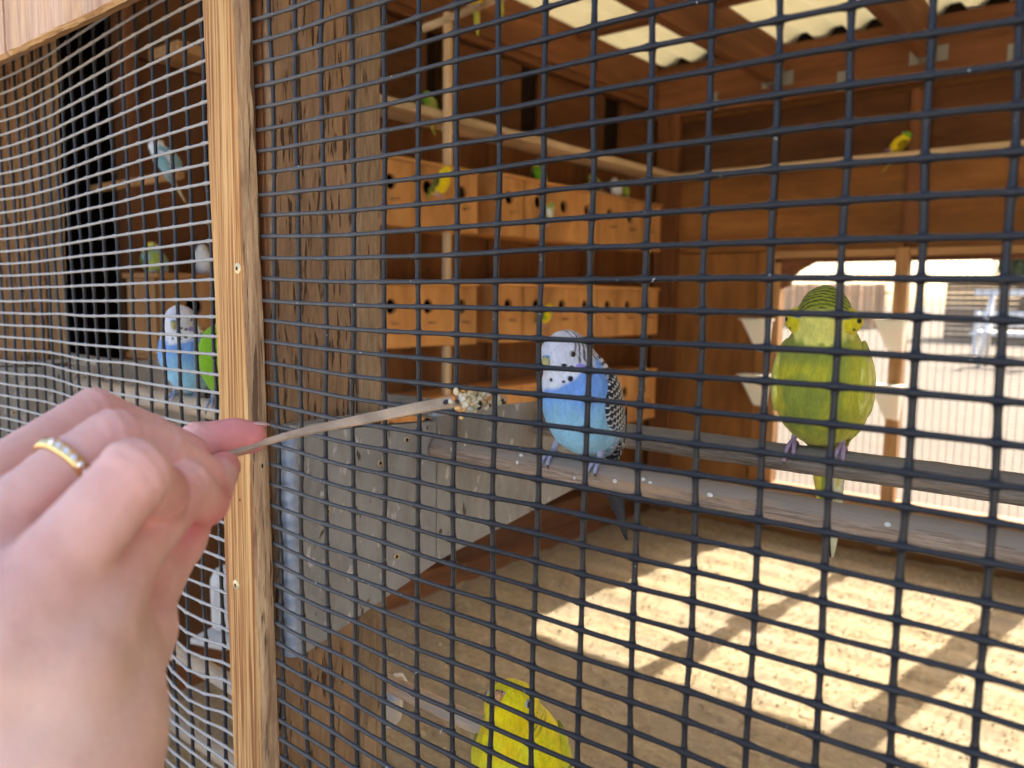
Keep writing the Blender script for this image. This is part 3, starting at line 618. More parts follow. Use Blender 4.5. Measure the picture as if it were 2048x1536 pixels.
# ------------------------------------------------------------------ front frame
def post(x1, y0, lab):
    t = thing("post", lab, "post", (x1-0.019, y0, GZ), group="posts behind the front mesh")
    board("stud", M_post, -0.019, 0.019, 0, 0.069, 0, 2.0, t, bev=0.003, wob=0.0014, seg=160, seed=int(abs(x1)*90)+3)
    board("recess_shade_strip", M_beam, -0.0185, 0.0186, -0.0022, -0.0004, 0, 2.0, t, bev=0.0004, wob=0.0006, seg=60)  # dark strip stands in for the shaded recess beside the batten
    board("pale_stud", M_post_pale, -0.019, 0.0185, 0.0705, 0.092, 0, 2.0, t, bev=0.002, wob=0.0014, seg=120, seed=int(abs(x1)*90)+8)
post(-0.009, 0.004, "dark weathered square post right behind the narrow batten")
post(-0.62, 0.040, "dark weathered post behind the pale mesh at the left edge")
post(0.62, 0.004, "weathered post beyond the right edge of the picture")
def batten():
    t = thing("batten", "narrow golden wooden batten with two star head screws, nailed over the mesh edge", "batten", (-0.027, 0, GZ))
    n = 520; z = np.linspace(0, 0.30-GZ, n); q = np.stack([z, 0*z, 0*z], -1)
    # section: left edge, front corner, chipped right corner, back
    w1 = (fbm(q, 16, 3)-0.5)*0.006+(vnoise(q, 120, 5)-0.5)*0.0016; w2 = (fbm(q, 22, 8)-0.5)*0.006+(vnoise(q, 150, 9)-0.5)*0.003; w3 = (vnoise(q, 90, 12)-0.5)*0.0016
    w1 = w1+0.0022*sstep(0.9, 1.25, z)*np.where(vnoise(q, 9, 30) > 0.5, 1, 0.3)
    w1 = w1*0.45; w2 = w2*0.55
    sec = [(-0.0222+w1*0.6, 0*z+0.0), (-0.0222+w1*0.6, 0*z-0.0070), (-0.0212+w1, 0*z-0.0078), (0.0100+w2, 0*z-0.0082), (0.0118+w2, 0*z-0.0077), (0.0155+w2*0.5+w3*0.8, -0.0050+w3), (0.0190+w3*0.6, -0.002+w3*0.5), (0.0190+w3*0.6, 0*z)]
    lean = 0.0006-0.030*(z+GZ+0.16); sec = [(a+lean, b) for a, b in sec]
    V = np.stack([np.stack([a, b, z], -1) for a, b in sec], 1).reshape(-1, 3); V[:, 1] -= 0.0022
    ns = len(sec); i = np.arange(n-1)[:, None]*ns
    def fc(ks): ks = np.array(ks)[None]; return np.stack([i+ks, i+(ks+1) % ns, i+ns+(ks+1) % ns, i+ns+ks], -1).reshape(-1, 4)
    part("face", mesh_from(V, np.vstack([fc([7, 0, 1, 2, 3])]), M_batten), t); part("split_edge", mesh_from(V, fc([4, 5, 6]), M_batten_side), t)
    for (x, y) in ((475, 537), (472, 1170)):
        p = at_plane(x, y, 1, -0.0104); s = part("screw", blob_me((0, 0, 0), (0.0036, 0.0009, 0.0036), M_screw, 20, 8), t, loc=(p[0]+0.027, -0.0101, p[2]-GZ), rot=(0.05, 0.1, 0))
        a = np.arange(12)*math.pi/6; r = np.where(np.arange(12) % 2, 0.0008, 0.0016); vv = [(math.cos(k)*q, -0.00098, math.sin(k)*q) for k, q in zip(a, r)]
        vv += [(x_, 0.0, z_) for x_, _, z_ in vv]
        part("star_recess", mesh_from(vv, [tuple(range(12))]+[(k, (k+1) % 12, 12+(k+1) % 12, 12+k) for k in range(12)], M_dark, False), s)
    for (x, y) in ((480, 1000), (524, 932)):
        p = at_plane(x, y, 1, -0.0102); part("nail_hole", blob_me((0, 0, 0), (0.0009, 0.0004, 0.0016), M_dark, 8, 5), t, loc=(p[0]+0.027, -0.0100, p[2]-GZ))
batten()
board("batten", M_batten, 0.55, 0.588, -0.014, -0.002, GZ, 0.3, label="wooden batten beyond the right edge of the picture", cat="batten", wob=0.001, seg=60)
t = thing("header", "pinkish wooden header boards across the top left of the mesh, with a vertical joint", "header", (-0.35, -0.02, 0.028))
def header_board(x0, x1, seed):
    v, f = board_geo(x0+0.35, x1+0.35, -0.004, 0.018, 0, 0.30, bev=0.002)
    # subdivided lower edge, rough sawn
    n = 90; xs = np.linspace(x0+0.35, x1+0.35, n); V = []; F = []
    for i, x in enumerate(xs):
        q = np.array([[x, seed, 0]]); w = float((fbm(q, 60, seed)[0]-0.5)*0.0025); w2 = float((vnoise(q, 140, seed+2)[0]-0.5)*0.0012)
        V += [(x, -0.004, 0.30), (x, -0.004+w2*0.3, 0.0045+w), (x, -0.0015+w2, 0.0015+w*0.7), (x, 0.018, 0.012+w*0.4), (x, 0.018, 0.30)]
    for i in range(n-1):
        for k in range(5): k2 = (k+1) % 5; F.append((i*5+k, i*5+k2, i*5+5+k2, i*5+5+k))
    me = mesh_from(V, F+[(0, 4, 3, 2, 1), tuple((n-1)*5+k for k in range(5))], M_header, False); me.materials.append(M_header_cut.get(0))
    for k in range(len(F)): me.polygons[k].material_index = 1 if k % 5 in (1, 2) else 0
    part("header_board", me, t)
jx = at_plane(9, 60, 1, -0.024)[0]
header_board(jx+0.0025, -0.066, 3); header_board(-0.95, jx-0.0025, 5)
board("header_board", M_header, -0.006, 0.62, -0.022, -0.003, 0.05, 0.33, label="header board across the top of the right hand mesh, above the picture", cat="header")
board("kick_board", M_post, -0.95, 0.62, -0.022, -0.004, GZ, -0.70, label="low kick board under the front mesh", cat="board")
board("kick_board", M_post, 0.625, 2.5, -0.022, -0.004, GZ, 0.33, label="boarded front beyond the right edge", cat="board") if False else None

# grey boards beside the posts
def grey_board(px_, yf, lab):
    """sheet in the X plane beside a post, running back from the mesh, its lower edge rising"""
    t = thing("grey_partition", lab, "partition board", (px_, yf, -0.42), group="grey partition boards beside the posts")
    def sheet(name, poly, x0, x1):
        n = len(poly); V = [(x0, y-yf, z+0.42) for y, z in poly]+[(x1, y-yf, z+0.42) for y, z in poly]
        F = [tuple(range(n)), tuple(range(2*n-1, n-1, -1))]+[(k, n+k, n+(k+1) % n, (k+1) % n) for k in range(n)]
        part(name, mesh_from(V, F, M_grey, False), t)
    sheet("front_board", [(yf+0.008, -0.246), (yf+0.130, -0.252), (yf+0.130, -0.360), (yf+0.008, -0.391)], 0.0, 0.008)
    sheet("rear_board", [(yf+0.1335, -0.246), (yf+0.33, -0.252), (yf+0.33, -0.334), (yf+0.1335, -0.360)], -0.001, 0.006)
    board("cap_strip", M_grey, -0.012, 0.0075, 0.008, 0.132, 0.1745, 0.1785, t, bev=0.0005)
    z = np.linspace(-0.390, -0.246, 300); ph = (z+0.0008)/0.0127
    r = 0.0056+0.0008*np.abs(np.sin(ph*math.pi)); 
    part("wire_shadow_edge", tube_me(np.stack([0*z+0.0025, 0*z+0.007, z+0.42], -1), r, M_galv, 12), t)  # beads model the wire shadows falling on the rounded edge
    if px_ > -0.1: board("bolt_block", M_galv, 0.0, 0.012, 0.128, 0.150, 0.172, 0.182, t, bev=0.002)
    for (y, z_) in ((0.075, -0.275), (0.09, -0.345), (0.03, -0.30), (0.10, -0.262)):
        s = part("screw", blob_me((0, 0, 0), (0.0008, 0.0026, 0.0026), M_screw, 10, 6), t, loc=(0.0083, y, z_+0.42)); part("slot", blob_me((0.0008, 0, 0), (0.0003, 0.0013, 0.0013), M_dark, 6, 4), s)
grey_board(-0.002, 0.004, "grey weathered partition board to the right of the batten, under the perches")
grey_board(-0.612, 0.030, "grey weathered partition board at the far left behind the pale mesh")

# ------------------------------------------------------------------ perches
def perch(x0, x1, y, z, r, mat, lab, seed, sag=0.0):
    n = max(20, int((x1-x0)/0.004)); x = np.linspace(x0, x1, n); P = np.stack([x, 0*x+y, 0*x+z], -1); P[:, 2] -= sag*np.sin((x-x0)/(x1-x0)*math.pi)
    V, F = tube_geo(P, r, 20); V = V.reshape(n, 20, 3); c = P[:, None]; d = V-c
    w = 1+0.10*(vnoise(V*np.array([0.35, 1, 1]), 120, seed)-0.5)+0.05*(vnoise(V*np.array([0.6, 1, 1]), 420, seed+1)-0.5)
    V = c+d*w[..., None]; V = V.reshape(-1, 3)
    F = [tuple(q) for q in F]+[tuple(range(19, -1, -1)), tuple((n-1)*20+k for k in range(20))]
    o = np.array([(x0+x1)/2, y, z]); return part("perch", mesh_from(V-o, F, mat), loc=tuple(o), label=lab, cat="perch", group="round wooden perches")
PZ = -0.272
perch(0.006, 0.75, 0.135, PZ, 0.0094, M_perch, "weathered dowel perch nearest the mesh, carrying the blue budgerigar", 1)
perch(-0.63, -0.05, 0.135, PZ-0.002, 0.0098, M_perch_pale, "near perch in the left bay behind the hand, carrying the blue and green pair", 2)
perch(-1.10, 0.80, 0.263, PZ+0.0035, 0.0098, M_perch_grey, "second grey perch behind the first, carrying the puffed up green budgerigar", 3)
perch(-0.035, 0.085, 0.120, -0.462, 0.0068, M_perch_pale, "thin pale dowel low behind the mesh, passing in front of the white cup", 4)
perch(0.03, 0.40, 0.128, -0.5447, 0.0095, M_perch, "lowest perch, just out of sight, carrying the yellow budgerigar", 7)
perch(-0.60, -0.055, 0.12, -0.537, 0.0085, M_perch_pale, "pale low perch in the left bay between the hand and the batten", 5)
perch(-0.60, -0.055, 0.12, -0.618, 0.0085, M_perch_pale, "lowest pale perch in the left bay, cut by the bottom edge", 6)
p0 = at_plane(878, 45, 0, -1.0); p1 = at_plane(1060, -28, 0, -1.0)
part("hanging_dowel", tube_me([tuple(p0-(p1-p0)*0.15), tuple(p1+(p1-p0)*1.2)], 0.009, M_ledge, 12), label="pale dowel hanging near the roof with birds' tails drooping from it", cat="dowel")
# droppings on perches and boards
M_drop = plain("dried_dropping", (0.70, 0.68, 0.62), 0.8, 0.2, 0, 0.2, 800)
mb = MB()
for (x, y) in ((1035, 925), (1038, 912), (1150, 956), (1231, 963), (1300, 966), (1285, 960), (1420, 990), (1775, 1050), (905, 899), (925, 892)):
    d = at_plane(x, y, 1, 0.1262); z = d[2]; yy = 0.135-math.sqrt(max(0, 0.0094**2-(z-PZ)**2))
    mb.add(*blob_geo((d[0], yy, z), (random.uniform(.001, .0022), .0006, random.uniform(.001, .002)), 8, 5))
part("droppings", mb.me(M_drop, True), label="white dried droppings spattered on the near perch", cat="droppings", kind='stuff')

# ------------------------------------------------------------------ wire mesh panels
CRX = [-0.391, -2.132, -0.216, 2.75, 6.066, 1.513, -2.035, 0.632, 2.535, -7.581]
CRZ = [-0.656, -1.671, 0.358, 1.014, 2.286, 0.881, -0.508, 1.144, 3.177, -2.732]
LGX = """56,56,56,59,63,67,71,76,80,84,88,93,97,101,105,110,114,118,122,126,130,132,133,134,135,136,137,138,139,140,141,142,143,144,145,146,147,148,149,150,151,152,153,154,155,156,157,157,157,157,157,157,157,157,157,157,157,157,157,157,157,157;49,38,38,41,45,50,54,59,64,68,73,78,83,87,92,97,101,106,110,115,119,121,122,123,124,125,126,127,128,129,130,131,132,134,135,136,137,138,139,140,141,142,143,144,145,146,147,147,147,147,147,147,147,147,147,147,147,147,147,147,148,165;-13,-13,-12,-9,-5,0,4,9,13,18,22,26,31,35,40,44,48,53,57,61,65,67,68,69,70,71,72,72,73,74,75,76,77,78,79,80,81,82,83,84,85,86,87,87,88,89,90,90,90,90,90,90,90,90,90,90,90,90,90,90,90,91;-72,-68,-67,-64,-61,-57,-53,-49,-45,-41,-37,-34,-30,-26,-22,-18,-14,-10,-6,-3,0,2,3,3,4,5,5,6,7,7,8,9,9,10,11,12,12,13,14,14,15,16,17,17,18,18,19,19,19,19,19,19,19,19,19,19,19,19,19,19,19,18;-113,-114,-114,-111,-108,-105,-101,-98,-95,-91,-88,-84,-81,-77,-74,-71,-67,-64,-60,-57,-54,-53,-53,-53,-53,-53,-52,-52,-52,-51,-51,-51,-51,-51,-50,-50,-50,-50,-50,-49,-49,-49,-48,-48,-48,-48,-48,-48,-48,-48,-48,-48,-48,-48,-48,-48,-48,-48,-48,-48,-48,-53;-163,-159,-158,-155,-151,-147,-144,-140,-136,-132,-129,-125,-121,-117,-113,-109,-105,-102,-98,-94,-91,-91,-91,-91,-92,-92,-92,-92,-93,-93,-93,-94,-94,-94,-94,-95,-95,-95,-96,-96,-96,-97,-97,-97,-98,-98,-98,-98,-98,-98,-98,-98,-98,-98,-98,-98,-98,-98,-98,-98,-99,-102;-193,-190,-189,-186,-183,-179,-176,-172,-168,-165,-161,-157,-153,-149,-146,-142,-139,-135,-131,-128,-125,-125,-125,-125,-126,-126,-127,-127,-127,-128,-128,-129,-129,-129,-130,-130,-131,-131,-132,-132,-132,-133,-133,-134,-134,-135,-135,-135,-135,-135,-135,-135,-135,-135,-135,-135,-135,-135,-135,-135,-135,-136;-212,-210,-209,-207,-204,-201,-198,-195,-192,-189,-186,-183,-180,-177,-174,-171,-168,-166,-163,-160,-157,-157,-157,-157,-157,-157,-157,-157,-157,-157,-157,-157,-157,-157,-157,-157,-157,-157,-157,-157,-157,-157,-157,-157,-157,-157,-157,-157,-157,-157,-157,-157,-157,-157,-157,-157,-157,-157,-157,-157,-158,-172;-221,-224,-224,-221,-219,-216,-213,-211,-208,-206,-203,-200,-198,-195,-192,-190,-187,-184,-182,-179,-177,-175,-173,-172,-170,-169,-167,-166,-164,-163,-161,-160,-158,-157,-156,-154,-153,-151,-150,-148,-147,-146,-144,-142,-141,-139,-138,-138,-138,-138,-138,-138,-138,-138,-138,-138,-138,-138,-138,-138,-138,-141;-246,-243,-242,-239,-236,-233,-230,-226,-223,-220,-216,-213,-210,-206,-203,-200,-197,-193,-190,-187,-183,-180,-177,-174,-171,-167,-164,-161,-158,-154,-151,-148,-145,-142,-139,-135,-132,-129,-126,-123,-120,-117,-114,-110,-107,-103,-101,-100,-100,-100,-100,-100,-100,-100,-100,-100,-100,-100,-100,-100,-100,-99;-256,-256,-256,-252,-248,-243,-239,-234,-230,-226,-221,-217,-212,-208,-204,-200,-195,-191,-186,-182,-178,-173,-169,-165,-160,-156,-151,-147,-142,-138,-134,-129,-125,-121,-117,-112,-108,-104,-100,-96,-91,-87,-82,-78,-73,-69,-65,-64,-64,-64,-64,-64,-64,-64,-64,-64,-64,-64,-64,-64,-64,-62;-272,-266,-264,-260,-254,-249,-243,-237,-232,-226,-221,-215,-210,-204,-199,-193,-188,-182,-176,-171,-166,-160,-155,-150,-145,-140,-135,-130,-125,-120,-115,-110,-105,-100,-95,-90,-86,-81,-76,-71,-67,-62,-57,-52,-46,-41,-37,-36,-36,-36,-36,-36,-36,-36,-36,-36,-36,-36,-36,-36,-35,-33;-260,-256,-254,-249,-244,-238,-232,-226,-221,-215,-210,-204,-198,-193,-187,-181,-175,-170,-164,-158,-152,-147,-142,-136,-131,-126,-121,-116,-110,-105,-100,-95,-89,-84,-79,-73,-68,-63,-58,-53,-48,-43,-38,-33,-27,-22,-18,-17,-17,-17,-17,-17,-17,-17,-17,-17,-17,-17,-17,-17,-17,-15;-230,-226,-224,-219,-213,-207,-201,-195,-189,-183,-177,-171,-165,-159,-152,-146,-139,-132,-125,-118,-111,-106,-101,-96,-92,-87,-83,-79,-75,-70,-66,-62,-58,-53,-49,-45,-41,-37,-33,-29,-25,-21,-17,-13,-9,-5,-2,-1,-1,-1,-1,-1,-1,-1,-1,-1,-1,-1,-1,-1,-1,-6;-180,-180,-178,-172,-164,-157,-149,-142,-134,-127,-120,-112,-105,-97,-89,-80,-71,-62,-52,-42,-33,-27,-21,-16,-12,-8,-4,-1,2,4,6,8,10,12,14,16,18,20,22,24,25,27,29,30,33,34,36,36,36,36,36,36,36,36,36,36,36,36,36,36,35,23;-128,-136,-135,-128,-119,-110,-101,-93,-84,-75,-66,-57,-48,-39,-28,-17,-6,7,21,35,49,59,68,76,82,88,92,96,98,100,102,103,104,105,105,106,107,107,108,108,108,109,109,110,110,111,111,111,111,111,111,111,111,111,111,111,111,111,111,111,111,112;-118,-117,-114,-106,-97,-87,-77,-68,-58,-48,-39,-28,-17,-6,6,20,35,52,71,91,110,126,140,153,163,172,179,184,187,190,192,193,193,194,194,194,194,193,193,193,193,193,193,192,192,192,192,192,192,192,192,192,192,192,192,192,192,192,192,192,192,194;-93,-110,-109,-100,-91,-81,-71,-61,-51,-41,-31,-20,-9,4,18,35,53,74,99,126,152,175,196,215,231,243,253,260,265,269,271,272,273,273,273,273,272,271,271,270,270,269,269,268,268,267,267,266,266,266,266,266,266,266,266,266,266,266,266,266,267,269;-152,-151,-149,-140,-129,-119,-108,-97,-87,-76,-65,-53,-39,-24,-7,13,37,64,96,132,169,201,231,258,280,298,311,321,328,333,336,338,339,339,339,339,339,338,337,337,336,335,335,334,334,333,332,332,332,332,332,332,332,332,332,332,332,332,332,332,332,333;-202,-204,-202,-192,-181,-169,-158,-147,-136,-124,-112,-99,-84,-66,-45,-21,8,42,82,128,176,219,258,294,323,346,364,377,386,392,396,398,400,400,400,400,399,399,398,397,396,395,394,393,392,391,391,390,390,390,390,390,390,390,390,390,390,390,390,390,391,393;-264,-264,-262,-252,-241,-230,-219,-209,-198,-186,-174,-161,-145,-127,-104,-76,-43,-1,47,103,163,217,268,313,351,380,403,419,430,438,443,447,449,450,450,450,449,448,448,447,446,445,444,443,441,440,440,439,439,439,439,439,439,439,439,439,439,439,439,439,440,442;-331,-317,-314,-306,-295,-285,-275,-264,-254,-243,-231,-218,-202,-183,-159,-129,-92,-46,9,74,143,208,268,322,366,401,428,447,461,470,476,480,483,484,485,485,484,484,483,482,481,480,479,478,476,475,474,474,474,474,474,474,474,474,474,474,474,474,474,474,475,483;-331,-330,-328,-320,-309,-299,-289,-279,-269,-258,-246,-232,-217,-198,-173,-143,-105,-58,-1,66,138,205,268,323,370,407,434,454,468,478,485,489,491,493,493,493,493,492,491,490,489,488,487,486,485,483,483,482,482,482,482,482,482,482,482,482,482,482,482,482,482,483;-331,-331,-329,-321,-310,-300,-290,-280,-270,-259,-247,-233,-218,-199,-174,-144,-106,-59,-1,66,137,205,267,324,370,407,435,455,469,478,485,490,492,494,494,494,494,493,492,491,490,489,488,487,485,484,483,483,483,483,483,483,483,483,483,483,483,483,483,483,483,483;-331,-331,-329,-321,-310,-300,-290,-280,-270,-259,-247,-233,-218,-199,-174,-144,-106,-59,-1,66,137,205,267,324,370,407,435,455,469,478,485,490,492,494,494,494,494,493,492,491,490,489,488,487,485,484,483,483,483,483,483,483,483,483,483,483,483,483,483,483,483,483;-331,-331,-329,-321,-310,-300,-290,-280,-270,-259,-247,-234,-218,-199,-175,-144,-107,-59,-2,65,137,205,268,324,370,407,435,455,469,478,485,490,492,494,494,494,494,493,492,491,490,489,488,487,485,484,483,483,483,483,483,483,483,483,483,483,483,483,483,483,483,483;-331,-331,-331,-321,-310,-300,-290,-280,-270,-259,-247,-234,-219,-200,-176,-146,-109,-61,-4,64,139,206,269,326,373,409,437,456,470,479,486,490,492,494,494,494,494,493,492,491,490,489,488,487,485,484,483,483,483,483,483,483,483,483,483,483,483,483,483,483,483,483"""
LGZ = """-10,-8,-6,11,26,33,34,30,26,22,22,21,19,17,19,19,21,25,29,32,35,39,40,42,44,43,45,48,50,53,55,55,55,56,58,59,62,66,69,71,72,75,80,87,94,103,115,116,118,119,121,122,124,125,127,128,130,131,133,134,136,137;7,10,14,24,33,37,37,34,30,26,23,21,19,17,17,18,20,23,26,29,32,35,37,38,39,38,40,42,45,47,48,49,49,50,52,54,58,63,67,69,69,69,73,79,84,88,92,94,96,97,99,100,102,103,105,106,108,109,111,112,114,120;32,32,35,42,47,48,46,42,37,32,29,26,23,21,20,19,20,22,24,26,28,30,31,31,30,29,30,32,33,34,34,34,33,32,32,33,35,37,39,36,31,27,28,36,45,52,58,61,62,64,65,67,68,70,71,73,74,76,77,79,80,82;50,49,52,56,59,59,56,51,46,41,37,33,29,26,23,22,21,21,21,22,22,23,23,22,21,19,19,19,19,19,17,15,13,10,7,4,-1,-6,-15,-30,-47,-63,-66,-51,-26,0,18,24,26,27,29,30,32,33,35,36,38,39,41,42,44,44;60,61,62,65,66,65,62,57,52,47,42,37,33,29,26,23,20,19,18,17,16,15,14,13,11,10,9,9,8,6,4,0,-4,-8,-12,-18,-25,-34,-48,-68,-91,-112,-118,-101,-70,-38,-14,-7,-5,-4,-2,-1,1,2,4,5,7,8,10,11,13,11;66,66,67,69,68,66,63,58,53,48,44,39,34,29,25,21,18,16,14,12,11,9,8,6,4,2,1,0,-1,-3,-5,-9,-13,-16,-20,-23,-26,-30,-37,-49,-69,-89,-99,-87,-65,-44,-31,-26,-24,-23,-21,-20,-18,-17,-15,-14,-12,-11,-9,-8,-6,-7;66,65,66,66,64,61,57,53,48,44,40,36,31,27,22,18,14,12,9,7,6,5,4,2,-1,-3,-5,-7,-8,-9,-11,-13,-15,-16,-16,-15,-13,-9,-6,-5,-8,-14,-20,-21,-23,-28,-32,-33,-32,-30,-29,-27,-26,-24,-23,-21,-20,-18,-17,-15,-14,-17;58,58,59,58,55,50,46,43,39,35,32,28,25,21,15,11,8,6,3,1,0,1,0,-1,-4,-7,-10,-12,-13,-14,-15,-15,-14,-13,-10,-6,0,8,16,23,27,27,24,16,4,-11,-24,-26,-24,-23,-21,-20,-18,-17,-15,-14,-12,-11,-9,-8,-6,-5;43,44,45,44,40,36,33,29,26,23,20,18,15,12,7,3,1,-1,-4,-5,-5,-4,-3,-4,-7,-12,-15,-17,-17,-18,-17,-16,-14,-11,-7,-2,5,13,21,29,34,36,33,25,12,-2,-14,-16,-15,-13,-12,-10,-9,-7,-6,-4,-3,-1,0,2,3,6;25,26,27,25,22,19,16,13,11,8,6,5,3,0,-3,-5,-6,-8,-10,-11,-10,-9,-8,-9,-12,-16,-18,-19,-20,-19,-18,-17,-15,-12,-8,-3,4,11,18,24,29,31,28,22,13,1,-9,-11,-10,-8,-7,-5,-4,-2,-1,1,2,4,5,7,9,11;5,8,9,7,4,1,-1,-3,-5,-6,-7,-8,-10,-11,-12,-14,-14,-15,-15,-15,-15,-14,-13,-14,-15,-17,-19,-19,-20,-19,-19,-18,-17,-15,-12,-7,-2,4,10,15,19,21,20,15,8,-1,-9,-10,-8,-7,-5,-4,-2,-1,1,2,4,5,7,8,10,12;-10,-8,-7,-9,-12,-15,-17,-18,-19,-20,-20,-20,-21,-21,-22,-22,-21,-21,-20,-20,-18,-17,-16,-16,-16,-17,-18,-17,-17,-17,-17,-18,-19,-19,-18,-15,-11,-6,-1,3,7,8,8,6,1,-5,-11,-12,-10,-9,-7,-6,-4,-3,-1,0,2,3,5,6,8,10;-20,-19,-19,-22,-25,-28,-29,-30,-31,-31,-31,-31,-30,-30,-30,-29,-28,-27,-25,-24,-21,-20,-18,-17,-16,-16,-15,-13,-11,-12,-14,-17,-21,-24,-25,-24,-20,-17,-13,-10,-7,-6,-5,-6,-8,-13,-17,-17,-16,-14,-13,-11,-10,-8,-7,-5,-4,-2,-1,1,2,4;-32,-31,-31,-35,-38,-40,-41,-42,-41,-41,-40,-39,-38,-37,-36,-35,-33,-31,-29,-27,-24,-21,-18,-15,-13,-11,-8,-4,-1,-3,-7,-14,-21,-27,-30,-31,-29,-26,-22,-20,-19,-18,-17,-16,-17,-19,-22,-22,-20,-19,-17,-16,-14,-13,-11,-10,-8,-7,-5,-4,-3,-4;-48,-45,-45,-49,-53,-55,-55,-55,-54,-52,-50,-49,-47,-45,-43,-42,-39,-37,-33,-30,-25,-21,-16,-11,-5,0,6,12,15,13,6,-3,-12,-21,-27,-28,-27,-23,-20,-19,-18,-18,-16,-14,-13,-13,-15,-14,-12,-11,-9,-8,-6,-5,-3,-2,0,1,3,4,5,0;-58,-56,-56,-61,-65,-68,-68,-66,-64,-61,-59,-56,-54,-53,-50,-48,-45,-42,-38,-33,-27,-21,-14,-6,3,12,21,29,33,31,24,15,5,-5,-11,-14,-12,-7,-3,-1,-1,0,3,8,12,14,14,15,17,18,20,21,23,24,26,27,29,30,32,33,35,35;-66,-63,-63,-69,-74,-77,-77,-74,-71,-68,-65,-62,-60,-58,-57,-54,-51,-47,-42,-36,-30,-22,-14,-4,6,17,28,37,44,45,41,33,25,17,11,9,11,16,20,23,25,28,33,40,46,50,52,54,55,57,58,60,61,63,64,66,67,69,70,72,73,74;-66,-62,-63,-71,-77,-80,-80,-77,-74,-71,-67,-64,-62,-61,-61,-59,-56,-52,-46,-40,-33,-25,-16,-6,5,16,28,38,48,53,53,49,44,39,35,34,36,41,46,52,56,62,69,78,85,91,94,96,97,99,100,102,103,105,106,108,109,111,112,114,115,116;-55,-51,-53,-63,-71,-75,-76,-74,-71,-68,-64,-61,-60,-61,-63,-62,-59,-55,-50,-43,-36,-28,-19,-9,2,13,24,37,49,58,62,64,63,61,59,59,62,68,75,82,90,98,108,118,127,134,138,140,141,143,144,146,147,149,150,152,153,155,156,158,159,161;-32,-28,-30,-43,-54,-61,-64,-64,-61,-59,-57,-54,-54,-58,-62,-63,-61,-57,-51,-45,-39,-30,-21,-11,-1,10,23,36,50,61,70,77,81,81,80,81,86,94,103,112,122,133,145,157,168,176,181,183,185,186,188,189,191,192,194,195,197,198,200,201,203,205;3,6,3,-12,-27,-37,-43,-46,-46,-46,-46,-45,-46,-51,-57,-59,-59,-56,-50,-45,-40,-32,-22,-12,-2,10,23,38,53,66,77,89,97,99,97,99,107,118,130,141,152,164,177,192,205,216,222,225,226,228,229,231,232,234,235,237,238,240,241,243,244,247;45,46,42,25,7,-7,-17,-23,-27,-30,-31,-33,-37,-42,-48,-52,-53,-52,-49,-45,-39,-31,-22,-12,-2,11,25,41,57,71,84,99,113,117,112,115,126,141,156,168,179,191,206,223,239,252,260,263,264,266,267,269,270,272,273,275,276,278,279,281,282,284;86,87,83,63,42,25,11,1,-7,-13,-17,-22,-28,-32,-37,-44,-47,-47,-47,-44,-38,-31,-22,-12,-1,13,28,45,62,76,91,109,128,134,126,130,144,163,181,194,205,217,233,253,271,286,296,300,302,303,304,306,308,309,311,312,313,315,317,318,319,321;127,128,123,102,77,57,39,25,13,5,-2,-10,-18,-22,-27,-35,-40,-42,-45,-43,-37,-30,-21,-11,0,15,31,49,66,81,97,119,143,151,141,145,162,185,206,220,230,242,260,282,303,320,333,337,338,340,342,343,344,346,348,349,350,352,354,355,356,358;168,169,164,140,112,88,67,49,33,22,13,2,-9,-12,-16,-27,-34,-37,-43,-43,-35,-30,-20,-11,1,17,34,53,71,86,104,129,158,167,155,161,180,207,231,245,256,268,288,312,335,354,369,374,375,377,379,380,381,383,385,386,387,389,391,392,393,395;209,209,205,179,147,120,95,73,54,39,28,14,0,-2,-5,-19,-28,-32,-42,-42,-34,-30,-20,-11,2,19,37,57,76,92,110,138,173,185,168,176,198,229,256,271,282,293,315,342,367,388,406,411,412,414,416,417,418,420,421,423,424,426,427,429,431,432;250,251,253,219,180,152,123,96,72,55,44,27,3,8,12,-13,-23,-23,-44,-45,-29,-32,-18,-12,2,21,40,61,82,96,113,144,195,215,169,188,215,251,286,298,308,315,340,373,400,423,446,448,449,451,453,454,455,457,458,460,461,463,464,466,467,469"""
def basis(a, b, deg): return np.stack([a**p*b**q for p in range(deg+1) for q in range(deg+1-p)], -1)
def right_pt(i, r):
    i = np.asarray(i, float); r = np.asarray(r, float)
    a = (np.clip(i, -1, 16)-8)/8; b = (np.clip(r, 0, 36)-18)/18; B = basis(a, b, 3)
    x = B@np.array(CRX)/1000+i*0.0254; z = B@np.array(CRZ)/1000-r*0.0127
    return np.stack([x, 0.0006*np.sin(i*1.7+r*0.33), z], -1)
def left_y(X, Z):
    t = -X-0.06; low = 1/(1+np.exp((Z+0.19)/0.03)); b = np.where(t > 0.305, t-0.305, 0)
    return 0.006+0.075*t-(0.09+0.16*low)*b+0.004*np.sin(t*14)
LGX = np.array([[float(v) for v in r.split(',')] for r in LGX.split(';')])*1e-4; LGZ = np.array([[float(v) for v in r.split(',')] for r in LGZ.split(';')])*1e-4
def left_pt(k, q):
    """bulging left mesh: smooth offsets of every crossing from a regular grid, k = -2..24, q = -5..56"""
    k = np.asarray(k, float); q = np.asarray(q, float); a = np.clip(k+2, 0, LGX.shape[0]-1.001); b = np.clip(q+5, 0, LGX.shape[1]-1.001)
    i = a.astype(int); j = b.astype(int); fa = a-i; fb = b-j
    def g(G): return G[i, j]*(1-fa)*(1-fb)+G[i+1, j]*fa*(1-fb)+G[i, j+1]*(1-fa)*fb+G[i+1, j+1]*fa*fb
    x = g(LGX)-0.09-0.0235*k; z = g(LGZ)+0.0265-0.01285*q
    y = left_y(np.minimum(x, -0.05), z); return np.stack([x, y, z], -1)
RW = 0.00127
